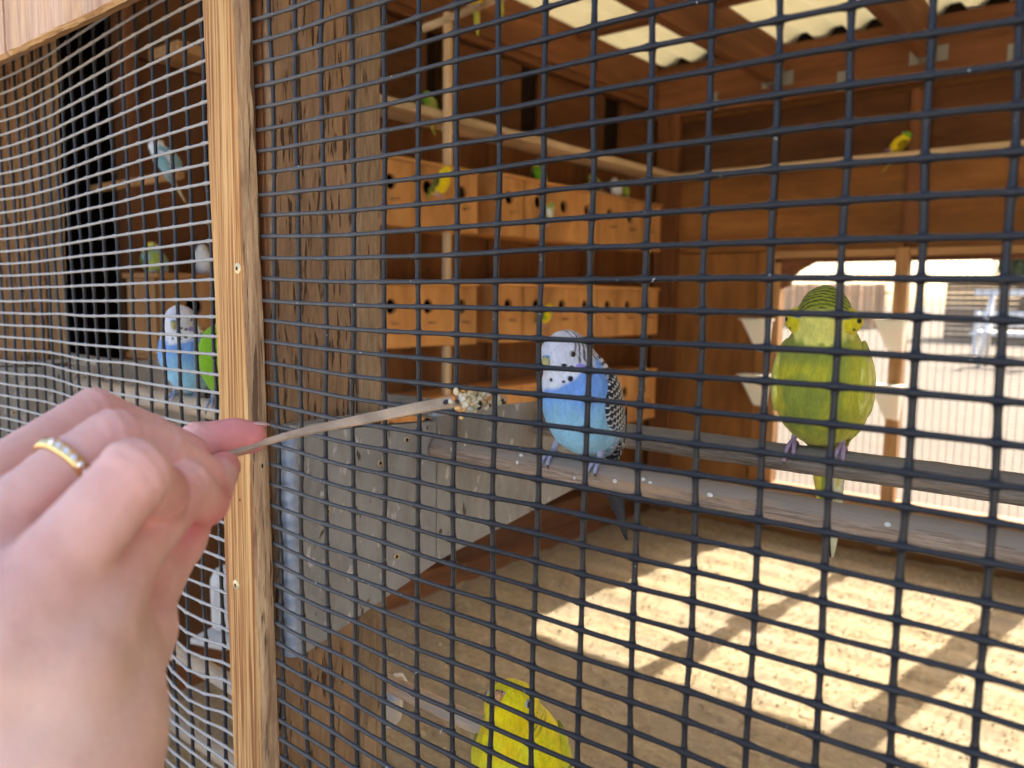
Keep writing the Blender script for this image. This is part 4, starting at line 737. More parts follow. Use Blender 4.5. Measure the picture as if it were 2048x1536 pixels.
def wire(fn, fixed, var0, var1, parent, mat, vertical, seed, thick=1.0):
    u = []; nj = int(var1-var0)
    offs = [-0.5, -0.30, -0.19, -0.12, -0.06, 0, 0.06, 0.12, 0.19, 0.30] if vertical else [-0.5, -0.3, -0.16, -0.09, -0.055, -0.025, 0, 0.025, 0.055, 0.09, 0.16, 0.3]
    for j in range(nj+1):
        for o in offs: u.append(var0+j+o)
    u = np.array(u); u = u[(u >= var0) & (u <= var1)]
    f = np.full(len(u), float(fixed)); P = fn(f, u) if vertical else fn(u, f)
    pitch = 0.0127 if vertical else 0.0254
    d = np.abs(u-np.round(u))*pitch
    R = RW*(1+0.24*np.exp(-(d/0.0012)**2)+0.20*np.exp(-(d/0.0026)**2))*(1.0 if vertical else 0.95)*thick
    n1 = vnoise(np.stack([u*0.35, f, 0*u], -1), 1.0, seed)-0.5; P = P.copy()
    P[:, 1] += (0.0007 if vertical else -0.0008)+n1*0.0008
    P[:, 0 if vertical else 2] += n1*0.0011
    R = R*(1+0.06*(vnoise(np.stack([u*3, f, 0*u], -1), 1.0, seed+5)-0.5)*2)
    V, F = tube_geo(P, R, 8)
    part("wire", mesh_from(V, F, mat), parent)
t = thing("wire_mesh_panel", "dark coated welded wire mesh filling the picture to the right of the batten", "wire mesh", (0, 0, 0))
for i in range(-1, 22): wire(right_pt, i, -6, 56, t, M_wire, True, i+50)
for r in range(-6, 57): wire(right_pt, r, -1.3, 21.3, t, M_wire_h, False, r+100)
t = thing("wire_mesh_panel", "pale bulging wire mesh at the left, behind the hand", "wire mesh", (0, 0, 0))
for k in range(-2, 24): wire(left_pt, k, -5, 56, t, M_wire_left_v, True, k+150, 1.08)
for q in range(-5, 57): wire(left_pt, q, -2.3, 23.5, t, M_wire_left, False, q+200, 0.86)

# ------------------------------------------------------------------ budgerigars
M_feather = vcol_mat("plumage", 0.8, 0.15)
M_eye = plain("bird_eye", (0.01, 0.01, 0.01), 0.12, 0.6); M_iris = plain("eye_ring", (0.45, 0.46, 0.44), 0.5, 0.3)
M_beak = plain("horn_beak", (0.50, 0.47, 0.20), 0.4, 0.4, 0, 0.15, 300); M_beak_o = plain("orange_beak", (0.75, 0.42, 0.20), 0.4, 0.4)
M_cere_b = plain("blue_cere", (0.18, 0.40, 0.68), 0.5, 0.35, 0, 0.15, 500); M_cere_p = plain("lilac_cere", (0.55, 0.36, 0.45), 0.5, 0.35)
M_foot_b = plain("blue_grey_foot", (0.36, 0.38, 0.52), 0.6, 0.3, 0, 0.2, 900); M_foot_p = plain("lilac_foot", (0.48, 0.33, 0.45), 0.6, 0.3, 0, 0.15, 900)
M_claw = plain("claw", (0.10, 0.08, 0.08), 0.4, 0.4)
def nrm(v): v = np.array(v, float); return v/np.linalg.norm(v)
def head_color(P, hc, f, u, cap, mask, dark, pale, violet, spots=True, capx=0.30, zb=(0.22, -0.02), fq=44):
    """returns colour and weight of the head markings"""
    f = nrm(f); u = np.array(u, float); u = nrm(u-f*(u@f)); s = np.cross(f, u)
    D = P-hc; R = np.linalg.norm(D, axis=1); d = D/R[:, None]; cf, cu, cs = d@f, d@u, d@s
    col = np.tile(cap, (len(P), 1)).astype(float)
    # barring behind the eye and on the nape
    ang = np.arccos(np.clip(cf*0.9+cu*0.30, -1, 1)); wig = (vnoise(P, 420, 3)-0.5)*0.55
    st = np.sin(ang*fq+wig*5.0+np.abs(cs)*3.0); bar = sstep(0.0, 0.5, st)*0.9
    zone = sstep(zb[0], zb[1], cf+capx*np.clip(cu-0.2, 0, 1))*sstep(-0.75, -0.35, cu)
    col = mixc(col, mixc(np.tile(pale, (len(P), 1)), np.tile(dark, (len(P), 1)), bar), zone)
    mk = sstep(-0.15, -0.4, cu)*sstep(-0.35, -0.05, cf); col = mixc(col, np.tile(mask, (len(P), 1)), mk)
    if spots:
        vp = np.exp(-(((cu+0.42)/0.16)**2+((cf-0.12)/0.20)**2))*(np.abs(cs) > 0.45); col = mixc(col, np.tile(violet, (len(P), 1)), np.clip(vp*1.3, 0, 1)*0.9)
        for (a, b_) in ((-0.66, 0.28), (-0.78, 0.10), (-0.55, 0.02)):
            for sg in (-1, 1):
                tgt = nrm(f*b_+u*a+s*sg*(0.68 if a > -0.7 else 0.55)); q = np.linalg.norm(d-tgt, axis=1); col = mixc(col, np.tile([0.015, 0.015, 0.03], (len(P), 1)), sstep(0.17, 0.10, q))
    return col
def cheek_paint(P, c, hc, f, u, s, hr):
    for sg in (-1, 1):
        C = np.array([hc[0]+sg*0.0190, hc[1]-0.0035, hc[2]-0.0045]); q = np.linalg.norm(P-C, axis=1)
        c = mixc(c, np.tile(lin(222, 205, 40), (len(P), 1)), sstep(0.0090, 0.0070, q)); b = np.linalg.norm((P-(C+[-sg*0.0045, -0.003, 0.0030]))/[0.0038, 0.006, 0.0019], axis=1); c = mixc(c, np.tile(lin(95, 125, 180), (len(P), 1)), sstep(1.15, 0.8, b))
        for dx, dz, r in ((0.0040, 0.0005, 0.0015), (0.0046, -0.0030, 0.0010), (0.0010, -0.0050, 0.0009)):
            b = np.linalg.norm((P-(C+[sg*dx, -0.0055, dz]))*[1, 0.4, 1], axis=1); c = mixc(c, np.tile([0.012, 0.015, 0.01], (len(P), 1)), sstep(r+0.0006, r, b))
    return c
def scallops(P, A, B, base, dark, n=230):
    """overlapping covert feathers: dark centres with pale rims in staggered rows; A along, B across"""
    a = P@nrm(A)*n; b_ = P@nrm(B)*n*1.25; row = np.floor(a); fa = a-row; bb = b_+0.5*(row % 2); fb = bb-np.floor(bb)-0.5
    rim = fa-(0.95-2.2*fb**2); w = sstep(-0.28, -0.10, rim)*sstep(0.16, 0.02, rim)
    return mixc(np.tile(dark, (len(P), 1)), np.tile(base, (len(P), 1)), np.clip(w+(rim > 0.02)*0.0, 0, 1))
def budgie(name, label, loc, rotz, K, res=0.0009, group=None, scale=1.0, tilt=0.0, tiltx=0.0):
    t = thing(name, label, "budgerigar", loc, rotz, group); t.scale = (scale, scale, scale*K.get('zs', 1.0)); t.rotation_euler = (tilt, tiltx, rotz)
    hc = np.array(K['head'], float); hr = K.get('hr', 0.0152); f = nrm(K['face']); u = np.array(K.get('up', (0, 0, 1)), float); u = nrm(u-f*(u@f)); s = np.cross(f, u)
    S = SDF((-0.042, -0.036, -0.012), (0.042, 0.048, 0.112), res)
    for c, r, k in K['body']: S.ell(c, r, None, k)
    S.ell(hc, (hr, hr, hr), None, 0.007)
    if K.get('cheeks'):
        for sg in (-1, 1): S.ell((hc[0]+sg*0.0180, hc[1]-0.0030, hc[2]-0.0045), (0.0062, 0.0062, 0.0068), None, 0.005)
    S.ell(hc+f*hr*0.42-u*hr*0.12, (hr*0.72,)*3, None, 0.006)
    V, F = S.mesh()
    q = (vnoise(V*np.array([1, 1, 0.35]), 420, 2)-0.5)*0.0007+(vnoise(V, 130, 6)-0.5)*0.0009; c0 = np.array([0, 0.004, 0.045]); V = V+(V-c0)/np.linalg.norm(V-c0, axis=1)[:, None]*q[:, None]
    part("body", mesh_from(V, F, M_feather, colors=K['color'](V, hc, f, u, s)), t)
    # wings: a thin layer lying on the body, cut to the shape of a folded wing
    bF = S.F.copy()
    for sg in (-1, 1):
        W = SDF((-0.042, -0.036, -0.012), (0.042, 0.048, 0.112), res); wx = K.get('wx', 0.0235)
        rot = np.array(Matrix.Rotation(-0.38, 3, 'X') @ Matrix.Rotation(sg*0.25, 3, 'Z')).astype(float)
        W.ell((sg*wx, K.get('wy', 0.0120), 0.044), (0.0125, 0.0185, 0.0250), rot, 0.003); W.ell((sg*wx*0.72, 0.0215, 0.022), (0.0095, 0.0125, 0.0250), rot, 0.006)
        a_ = np.maximum(W.F, bF-0.0022); h_ = np.clip(0.5+0.5*(W.F-(bF-0.0022))/0.0012, 0, 1); W.F = (a_+0.0012*h_*(1-h_)).astype(np.float32)
        W.cap((sg*0.0135, 0.0270, 0.010), (sg*0.005, 0.036, -0.010), 0.0050, 0.0016, 0.003)
        V, F = W.mesh(); wg = part("wing", mesh_from(V, F, M_feather, colors=K['wing'](V)), t)
        if K.get('detail'):
            for j in range(7):   # flight feathers, layered along the rear edge
                a = np.array([sg*(0.0262-0.0016*j), 0.015+0.0016*j, 0.036-0.0040*j]); e = np.array([sg*(0.0105-0.0010*j), 0.0325+0.0008*j, -0.002-0.0026*j])
                P = np.array([a, a*0.6+e*0.4+[sg*0.0012, 0.0008, 0], a*0.25+e*0.75+[sg*0.0008, 0, 0], e])
                part("flight_feather", tube_me(P, [0.0022, 0.0034, 0.0030, 0.0009], K['quill'][j % 2], 8, 0.28), wg)
    # tail: overlapping long feathers
    tb = np.array(K.get('tail0', (0, 0.024, 0.008))); te = np.array(K['tail'])
    for j in range(6):
        w = (j-2.5); L = 1-0.13*abs(w) if j not in (2, 3) else 1.0; e = tb+(te-tb)*L+np.array([w*0.0012, 0.0006*abs(w), 0])
        P = np.array([tb+[w*0.0013*K.get('tw', 1.0)**2, 0.0, 0.004], tb*0.5+e*0.5+[w*0.0012*K.get('tw', 1.0), 0.0005*j, 0], tb*0.15+e*0.85+[w*0.0009, 0, 0], e])
        part("tail_feather", tube_me(P, [q_*K.get('tw', 1.0) for q_ in (0.0030, 0.0032, 0.0026, 0.0007)], K['tailm'][j % len(K['tailm'])], 8, 0.35), t)
    # beak, cere, eyes
    bp = hc+f*hr*(1.06 if not K.get('cheeks') else 1.02)-u*hr*0.22; R3 = np.stack([s, f, u], 1)
    bk = part("beak", tube_me([bp+u*0.0025, bp+f*0.0022+u*0.001, bp+f*0.0028-u*0.002, bp+f*0.0012-u*0.0052], [0.0030, 0.0031, 0.0023, 0.0005], K['beak'], 12), t)
    v, fc = blob_geo(bp+u*0.0036+f*0.0006, (0.0036, 0.0019, 0.0019), 12, 8, R3); part("cere", mesh_from(v, fc, K['cere']), t)
    for sg in (-1, 1): 
        v, fc = blob_geo(bp+u*0.0041+f*0.0023+s*sg*0.0016, (0.0005,)*3, 6, 4); part("nostril", mesh_from(v, fc, M_dark), t)
        ep = hc+s*sg*hr*0.86+f*hr*0.50+u*hr*0.10
        v, fc = blob_geo(ep, (0.0016, 0.0027, 0.0026), 14, 8, R3); e_ = part("eye_ring", mesh_from(v, fc, M_iris), t)
        v, fc = blob_geo(ep+(s*sg*0.75+f*0.3)*0.0011, (0.0014, 0.0019, 0.0019), 12, 8, R3); part("eye", mesh_from(v, fc, M_eye), e_)
    # feet with two toes forward and two back, curled round the perch
    pr = K.get('pr', 0.0094)
    for fx in K.get('feet', (-0.014, 0.014)):
        sg = 1 if fx > 0 else -1
        ft = part("leg", tube_me([(fx*0.75, 0.006, 0.020), (fx*0.92, 0.003, 0.009), (fx, 0.0, 0.0035)], [0.0042, 0.0026, 0.0019], K['foot'], 10), t)
        for k, (dx, back) in enumerate(((-0.0032, 0), (0.0030, 0), (-0.0022, 1), (0.0022, 1))):
            sgn = 1 if back else -1; rr = pr+0.0012; an = np.linspace(0.05, 1.55 if k % 2 == 0 else 1.25, 6)
            P = [(fx, 0.0, 0.0030)]+[(fx+dx*(0.35+0.65*i/5), sgn*rr*math.sin(a), -pr+rr*math.cos(a)+0.0002) for i, a in enumerate(an)]
            part("toe", tube_me(P, [0.0017, 0.0017, 0.0015, 0.0016, 0.0013, 0.0014, 0.0011], K['foot'], 8), ft)
            e = np.array(P[-1]); part("claw", tube_me([e, e+[0, -0.0003*sgn, -0.0016], e+[0, -0.0014*sgn, -0.0028]], [0.0008, 0.0006, 0.0002], M_claw, 6), ft)
    return t

q_dark = plain("dark_quill", (0.03, 0.03, 0.035), 0.6, 0.2, 0, 0.3, 300); q_pale = plain("pale_quill", (0.62, 0.60, 0.50), 0.7, 0.2, 0, 0.15, 300)
t_dark = plain("dark_tail_feather", (0.045, 0.045, 0.05), 0.6, 0.25, 0, 0.4, 300); t_navy = plain("navy_tail_feather", (0.05, 0.09, 0.20), 0.6, 0.25, 0, 0.3, 300)
q_yel = plain("yellow_quill", (0.70, 0.62, 0.10), 0.7, 0.2, 0, 0.15, 300); q_cream = plain("cream_quill", (0.70, 0.68, 0.45), 0.7, 0.2, 0, 0.1, 300); q_green = plain("green_quill", (0.28, 0.38, 0.05), 0.7, 0.2, 0, 0.2, 300)
# --- blue one
def blue_body(P, hc, f, u, s):
    n = (fbm(P*np.array([1, 1, 0.4]), 160, 4)-0.5)
    c = mixc(lin(124, 172, 238), lin(150, 204, 230), sstep(0.050, 0.026, P[:, 2]+n*0.02)); c = mixc(c, lin(160, 205, 222), sstep(0.022, 0.004, P[:, 2]+n*0.03)*0.8)
    c = mixc(c, lin(120, 160, 236), sstep(0.040, 0.052, P[:, 2])*0.3)
    c = c*(1+n[:, None]*0.35)
    back = sstep(0.002, 0.007, P[:, 1]+0.55*(np.abs(P[:, 0])-0.012)+0.25*(P[:, 2]-0.055)); st = sstep(-0.2, 0.3, np.sin(P[:, 2]*2*math.pi/0.0034+(vnoise(P, 300, 2)-0.5)*5+np.abs(P[:, 0])*180)); 
    c = mixc(c, mixc(np.tile(lin(225, 225, 228), (len(P), 1)), np.tile([0.03, 0.03, 0.035], (len(P), 1)), st), back*sstep(0.035, 0.05, P[:, 2]))
    hd = head_color(P, hc, f, u, lin(226, 228, 240), lin(235, 238, 245), np.array([0.05, 0.05, 0.06]), lin(215, 217, 228), lin(130, 125, 225), False, 0.45, (0.52, 0.36), 32)
    d = np.linalg.norm((P-(hc-u*0.0045+f*0.003))*[1, 1, 0.86], axis=1); w = sstep(0.0225, 0.0195, d+(vnoise(P, 300, 7)-0.5)*0.004)
    c = mixc(c, hd, w); q = P-hc; a = q@np.array([0.82, 0.57, 0]); b_ = q[:, 2]; fr = (q@np.array([0.57, -0.82, 0])) > 0.002; L_ = len(P)
    c = mixc(c, np.tile(lin(140, 130, 225), (L_, 1)), fr*sstep(1.2, 0.7, np.hypot((a-0.0092)/0.0040, (b_+0.0085)/0.0026))*0.9)
    for (x, z, rx, rz) in ((-0.001, -0.0072, 0.0019, 0.0011), (0.0035, -0.0084, 0.0016, 0.0012), (0.0030, -0.0158, 0.0017, 0.0018), (-0.0012, -0.0180, 0.0009, 0.0009), (-0.0090, -0.0175, 0.0009, 0.0012)):
        c = mixc(c, np.tile([0.012, 0.013, 0.03], (L_, 1)), fr*sstep(1.25, 0.85, np.hypot((a-x)/rx, (b_-z)/rz)))
    return c
def blue_wing(P):
    c = scallops(P, (0, 0.45, -1), (0, 1, 0.4), lin(222, 220, 215), np.array([0.022, 0.022, 0.028]), 240)
    return mixc(c, lin(150, 190, 225), sstep(0.020, 0.012, P[:, 1]+(P[:, 2]-0.02)*0.2)*sstep(0.03, 0.01, P[:, 2])*0.6)
KB = dict(zs=0.925, head=(-0.0055, -0.007, 0.0735), face=(-0.16, -0.96, -0.16), body=[((0.003, 0.004, 0.024), (0.0222, 0.0215, 0.021), 0.004), ((0, 0.000, 0.043), (0.0258, 0.0242, 0.0265), 0.010), ((-0.002, -0.001, 0.061), (0.0178, 0.0175, 0.016), 0.010), ((0, 0.018, 0.012), (0.013, 0.012, 0.018), 0.01)],
          color=blue_body, wing=blue_wing, tail=(0.013, 0.042, -0.066), tailm=[t_dark, t_dark, t_dark], beak=M_beak, cere=M_cere_b, foot=M_foot_b, quill=[q_dark, q_pale], detail=True, feet=(-0.0195, 0.017))
budgie("blue_budgerigar", "pale blue budgerigar with barred wings on the nearest perch, facing the seed stick", (0.1325, 0.135, PZ+0.0096), 0.0, KB, res=0.00075)
# --- puffed green one
def green_body(P, hc, f, u, s):
    n = fbm(P*np.array([1, 1, 0.6]), 65, 14); n2 = fbm(P*np.array([1, 1, 0.3]), 300, 5)-0.5
    c = mixc(lin(150, 160, 62), lin(208, 200, 52), sstep(0.42, 0.62, n)*sstep(0.058, 0.045, P[:, 2])); c = mixc(c, lin(146, 158, 66), sstep(0.048, 0.062, P[:, 2])*0.8)
    c = mixc(c, lin(205, 205, 60), sstep(0.016, 0.004, P[:, 2])*0.6); c = mixc(c, lin(222, 212, 60), sstep(0.016, 0.024, P[:, 0])*0.6); c = c*(1+n2[:, None]*0.35)
    hd = head_color(P, hc, f, u, lin(236, 230, 120), lin(240, 222, 60), np.array([0.035, 0.045, 0.01]), lin(152, 160, 52), lin(90, 120, 185), False, -0.10)
    d = np.linalg.norm(P-hc, axis=1); w = sstep(0.0245, 0.0205, d+(vnoise(P, 300, 7)-0.5)*0.004); return cheek_paint(P, mixc(c, hd, w), hc, f, u, s, 0.0168)
def green_wing(P):
    c = mixc(lin(205, 205, 70), lin(232, 226, 120), sstep(0.3, 0.7, vnoise(P*np.array([1, 1, 0.2]), 420, 3))); return mixc(c, lin(140, 152, 60), sstep(0.050, 0.060, P[:, 2])*0.7)
KG = dict(zs=1.115, wy=0.003, head=(0.0015, -0.011, 0.0815), hr=0.0160, cheeks=True, face=(0.06, -0.28, -0.96), up=(0.0, -0.95, 0.28), tw=1.5, body=[((0, 0.004, 0.024), (0.026, 0.025, 0.023), 0.004), ((0, 0.001, 0.042), (0.0305, 0.029, 0.030), 0.014), ((0, -0.001, 0.062), (0.0200, 0.020, 0.016), 0.012), ((0, 0.018, 0.010), (0.014, 0.012, 0.016), 0.01)],
          color=green_body, wing=green_wing, wx=0.0285, tail=(0.004, 0.048, -0.080), tailm=[q_yel, q_green, t_dark, q_cream, q_yel, q_cream], beak=M_beak, cere=M_cere_b, foot=M_foot_p, quill=[q_yel, q_cream], detail=True, feet=(-0.0165, 0.0150), pr=0.0098)
budgie("green_budgerigar", "fluffed up olive green and yellow budgerigar with its head bowed, on the second perch", (0.2420, 0.263, PZ+0.0135), 0.12, KG, res=0.0008)
# --- yellow one at the bottom, head raised
def yellow_body(P, hc, f, u, s):
    n = fbm(P*np.array([1, 1, 0.5]), 60, 4); n2 = fbm(P, 400, 5)-0.5
    c = mixc(lin(250, 232, 22), lin(240, 236, 50), sstep(0.4, 0.7, n)); c = mixc(c, lin(250, 205, 22), sstep(0.5, 0.7, fbm(P, 50, 21))); c = c*(1+n2[:, None]*0.25)
    hd = head_color(P, hc, f, u, lin(250, 232, 34), lin(250, 222, 22), lin(150, 142, 30), lin(248, 230, 44), lin(225, 225, 215), False)
    w = sstep(0.0200, 0.0165, np.linalg.norm(P-hc, axis=1)); return mixc(c, hd, w)
def yellow_wing(P):
    n = fbm(P, 110, 9); return mixc(np.tile(lin(215, 210, 50), (len(P), 1)), np.tile(lin(110, 125, 55), (len(P), 1)), sstep(0.48, 0.62, n)*0.85)
KY = dict(zs=1.0, head=(-0.002, -0.009, 0.0765), hr=0.0145, face=(-0.25, -0.62, 0.74), up=(0.15, 0.74, 0.62), body=KB['body'], color=yellow_body, wing=yellow_wing, tail=(0.0, 0.05, -0.06), tailm=[q_yel, q_cream], beak=M_beak_o, cere=M_cere_p, foot=M_foot_p, quill=[q_yel, q_green], detail=True, pr=0.0105)
budgie("yellow_budgerigar", "bright yellow budgerigar stretching its head up at the bottom edge of the picture", (0.0960, 0.128, -0.5340), 0.35, KY, res=0.0009, scale=1.28)
# --- pair at the left
KL = dict(KB, zs=1.0); KL['face'] = (0.15, -0.97, -0.05); KL['head'] = (0.0, -0.006, 0.077); KL['up'] = (0, 0, 1); KL['foot'] = M_foot_b; KL['feet'] = (-0.013, 0.013); KL['tail'] = (0.002, 0.05, -0.05)
budgie("blue_budgerigar", "white faced sky blue budgerigar behind the left mesh, sitting upright just above the hand", (-0.3540, 0.135, PZ-0.002+0.0096), 0.55, KL, res=0.0011, scale=1.0)
def lime_body(P, hc, f, u, s):
    n2 = fbm(P, 300, 5)-0.5; c = np.tile(lin(128, 178, 34), (len(P), 1))*(1+n2[:, None]*0.3)
    hd = head_color(P, hc, f, u, lin(205, 214, 60), lin(222, 214, 50), np.array([0.03, 0.04, 0.01]), lin(190, 200, 60), lin(80, 100, 180)); return mixc(c, hd, sstep(0.021, 0.0175, np.linalg.norm(P-hc, axis=1)))
def lime_wing(P): return scallops(P, (0, 0.45, -1), (0, 1, 0.4), lin(200, 205, 70), np.array([0.03, 0.035, 0.02]), 240)
KM = dict(KL, color=lime_body, wing=lime_wing, tailm=[t_dark, q_green], quill=[q_dark, q_green], head=(0.012, -0.004, 0.070), face=(0.8, -0.6, -0.1))
budgie("green_budgerigar", "lime green budgerigar beside the left blue one, half hidden by the batten", (-0.2830, 0.137, PZ-0.002+0.0096), 0.7, KM, res=0.0011, scale=0.98)
# --- far birds, small in the picture
def flat_body(c1, c2, hcol):
    def fn(P, hc, f, u, s):
        c = mixc(np.tile(c1, (len(P), 1)), np.tile(c2, (len(P), 1)), sstep(0.4, 0.6, fbm(P, 60, 4))); return mixc(c, np.tile(hcol, (len(P), 1)), sstep(0.020, 0.017, np.linalg.norm(P-hc, axis=1)))
    return fn
def far(name, lab, p, rz, c1, c2, hc_, wing, tilt=0.0, face=(0, -1, -0.1), tiltx=0.0, scale=1.0, tail=(0, 0.05, -0.06)):
    K = dict(KB, zs=1.0, color=flat_body(c1, c2, hc_), wing=lambda P: scallops(P, (0, 0.45, -1), (0, 1, 0.4), wing, np.array(wing)*0.15, 200), detail=False, head=(0, -0.007, 0.074), face=face, up=(0, 0, 1), tail=tail, tailm=[q_green, q_yel], foot=M_foot_p, feet=(-0.012, 0.012))
    return budgie(name, lab, p, rz, K, res=0.0018, tilt=tilt, tiltx=tiltx, scale=scale)
YEL = lin(226, 200, 20); GRN = lin(110, 170, 30); WHT = lin(215, 220, 225); TQ = lin(120, 160, 170); OLV = lin(150, 160, 70)
far("yellow_budgerigar", "small yellow and green budgerigar on the back ledge at the upper right", (-0.385, 2.77, 0.368), -1.1, YEL, YEL, GRN, YEL, tilt=-0.95, scale=1.0)
far("green_budgerigar", "bright green budgerigar stooping on the lid of the top right nest boxes", (-1.215, 1.865, 0.226), 1.2, GRN, GRN, YEL, OLV, tilt=-0.9, scale=0.9)
far("white_budgerigar", "white budgerigar on the far end of the top right nest box lid", (-1.215, 2.325, 0.226), 0.9, WHT, WHT, WHT, WHT, tilt=-0.7, scale=0.9)
far("green_budgerigar", "green budgerigar behind the white one on the far nest box lid", (-1.222, 2.395, 0.226), 0.9, GRN, OLV, GRN, OLV, tilt=-0.7, scale=0.9)
far("green_budgerigar", "olive budgerigar crouching before the white one on the far nest box lid", (-1.225, 2.235, 0.226), 2.6, OLV, OLV, OLV, OLV, tilt=-0.8, scale=0.9)
far("yellow_budgerigar", "yellow budgerigar clinging at a hole of the top left nest boxes", (-1.145, 1.305, 0.115), 1.8, YEL, YEL, YEL, OLV, tilt=0.3, scale=0.9)
far("green_budgerigar", "olive budgerigar clinging at the second hole of the top right nest boxes", (-1.148, 1.79, 0.075), 1.6, OLV, WHT, OLV, OLV, tilt=0.3, scale=0.8)
far("green_budgerigar", "slim green and yellow budgerigar hanging on the middle right nest boxes, above the blue one", (-1.152, 1.795, -0.245), 1.6, GRN, YEL, YEL, OLV, tilt=0.3, scale=0.8)
far("green_budgerigar", "dark green budgerigar in shadow on the side ledge near the furring strip", (-1.26, 1.40, 0.368), 1.3, GRN, OLV, GRN, OLV, tilt=-0.8, scale=0.9)
pp = p0+(p1-p0)*0.35; far("yellow_budgerigar", "yellow budgerigar on the hanging dowel, only its tail in the picture", (pp[0], pp[1], pp[2]+0.009), 0.5, YEL, YEL, YEL, YEL, scale=1.0)
pp = p0+(p1-p0)*0.62; far("white_budgerigar", "grey white budgerigar on the hanging dowel right of the yellow one", (pp[0], pp[1], pp[2]+0.009), 0.5, WHT, WHT, WHT, WHT, scale=1.0)
far("turquoise_budgerigar", "dusky green budgerigar on the lid of the middle left boxes, seen through the left mesh", (-1.225, 0.555, -0.119), 1.35, TQ, OLV, YEL, OLV, tilt=-0.9, scale=1.0)
far("white_budgerigar", "creamy white budgerigar beside the dusky green one behind the left mesh", (-1.22, 0.655, -0.119), 1.2, WHT, WHT, WHT, WHT, tilt=-0.5, scale=0.8)
t = budgie("blue_budgerigar", "blurred white and teal budgerigar on a wall peg high behind the left mesh", (-0.985, 0.480, 0.060), 2.2, dict(KL, color=flat_body(WHT, TQ, WHT), wing=lambda P: np.tile(TQ, (len(P), 1)), detail=False, tailm=[q_cream]), res=0.0018, tilt=-0.9, scale=0.8)
part("wall_peg", tube_me([(-1.325, 0.47, 0.051), (-0.97, 0.47, 0.051)], 0.009, M_stud, 10), label="wooden peg perch high on the side wall behind the left mesh", cat="perch", group="round wooden perches")

# ------------------------------------------------------------------ feeders and bits of plastic
def tubme(p, r, mat, n=16): return tube_me(p, r, mat, n)
for k, (x, y, z, lab) in enumerate([(-0.60, 0.33, -0.64, "white plastic hopper feeder low in the left bay, nearer the hand"), (-0.52, 0.335, -0.625, "white plastic hopper feeder next to the batten, low in the left bay")]):
    t = thing("seed_hopper", lab, "feeder", (x, y, z), 0.3, group="white seed hoppers in the left bay")
    V = []; F = []; n = 24; prof = [(0.026, 0.0), (0.030, 0.004), (0.031, 0.06), (0.030, 0.072), (0.024, 0.084), (0.012, 0.090), (0.001, 0.091)]
    for r, z_ in prof:
        for a in range(n):
            rr = r*(1.0 if (a % 3 or z_ > 0.062) else 0.93); V.append((rr*math.cos(a*2*math.pi/n), rr*math.sin(a*2*math.pi/n), z_))
    for i in range(len(prof)-1):
        for a in range(n): F.append((i*n+a, i*n+(a+1) % n, (i+1)*n+(a+1) % n, (i+1)*n+a))
    F.append(tuple(range(n-1, -1, -1))); part("hopper", mesh_from(V, F, M_white_plastic, False), t)
    V2, F2 = board_geo(-0.030, 0.030, -0.055, -0.0, -0.012, -0.004, bev=0.003); part("tray", mesh_from(V2, F2, M_white_plastic, False), t)
    board("hook", M_steel, -0.004, 0.004, 0.026, 0.032, 0.05, 0.10, t, bev=0.001)
t = thing("white_cup", "white plastic feed cup low beside the post at the bottom", "cup", (-0.128, 0.20, -0.565), 0.2)
prof = [(0.001, 0.0), (0.013, 0.001), (0.017, 0.006), (0.019, 0.030), (0.020, 0.0315), (0.0175, 0.0305), (0.015, 0.008), (0.001, 0.004)]; n = 24
V = [(r*math.cos(a*2*math.pi/n), r*math.sin(a*2*math.pi/n), z) for r, z in prof for a in range(n)]
part("bowl", mesh_from(V, [(i*n+a, i*n+(a+1) % n, (i+1)*n+(a+1) % n, (i+1)*n+a) for i in range(len(prof)-1) for a in range(n)], M_white_plastic), t)
part("clip", tube_me([(-0.006, 0.019, 0.028), (-0.008, 0.030, 0.034), (-0.008, 0.040, 0.030), (-0.008, 0.056, 0.006)], 0.0022, M_white_plastic, 8), t)
M_clear = plain("milky_plastic", (0.78, 0.76, 0.66), 0.45, 0.4); M_clear.node_tree.nodes["Principled BSDF"].inputs['Subsurface Weight'].default_value = 0.3
for k, (x, z, lab) in enumerate([(-0.815, -0.235, "milky plastic wedge cup on the left window jamb, upper"), (-0.33, -0.222, "milky plastic wedge cup on the window stud, upper, right of the green bird"), (-0.815, -0.452, "milky plastic wedge cup on the left window jamb, lower"), (-0.33, -0.455, "milky plastic wedge cup on the window stud, lower")]):
    t = thing("wedge_cup", lab, "cup", (x, 2.765, z), 0, group="milky wedge cups at the window")
    V = [(-0.05, 0, 0), (0.045, 0, 0), (0.045, -0.075, 0), (-0.05, -0.075, 0), (-0.01, 0.0, -0.115), (0.035, 0.0, -0.12), (0.035, -0.02, -0.12), (-0.01, -0.02, -0.115)]
    part("wedge", mesh_from(V, [(0, 1, 2, 3), (4, 7, 6, 5), (0, 4, 5, 1), (1, 5, 6, 2), (2, 6, 7, 3), (3, 7, 4, 0)], M_clear, False), t)
    board("rim", M_clear, -0.058, 0.052, -0.082, 0.002, 0.001, 0.006, t, bev=0.001)

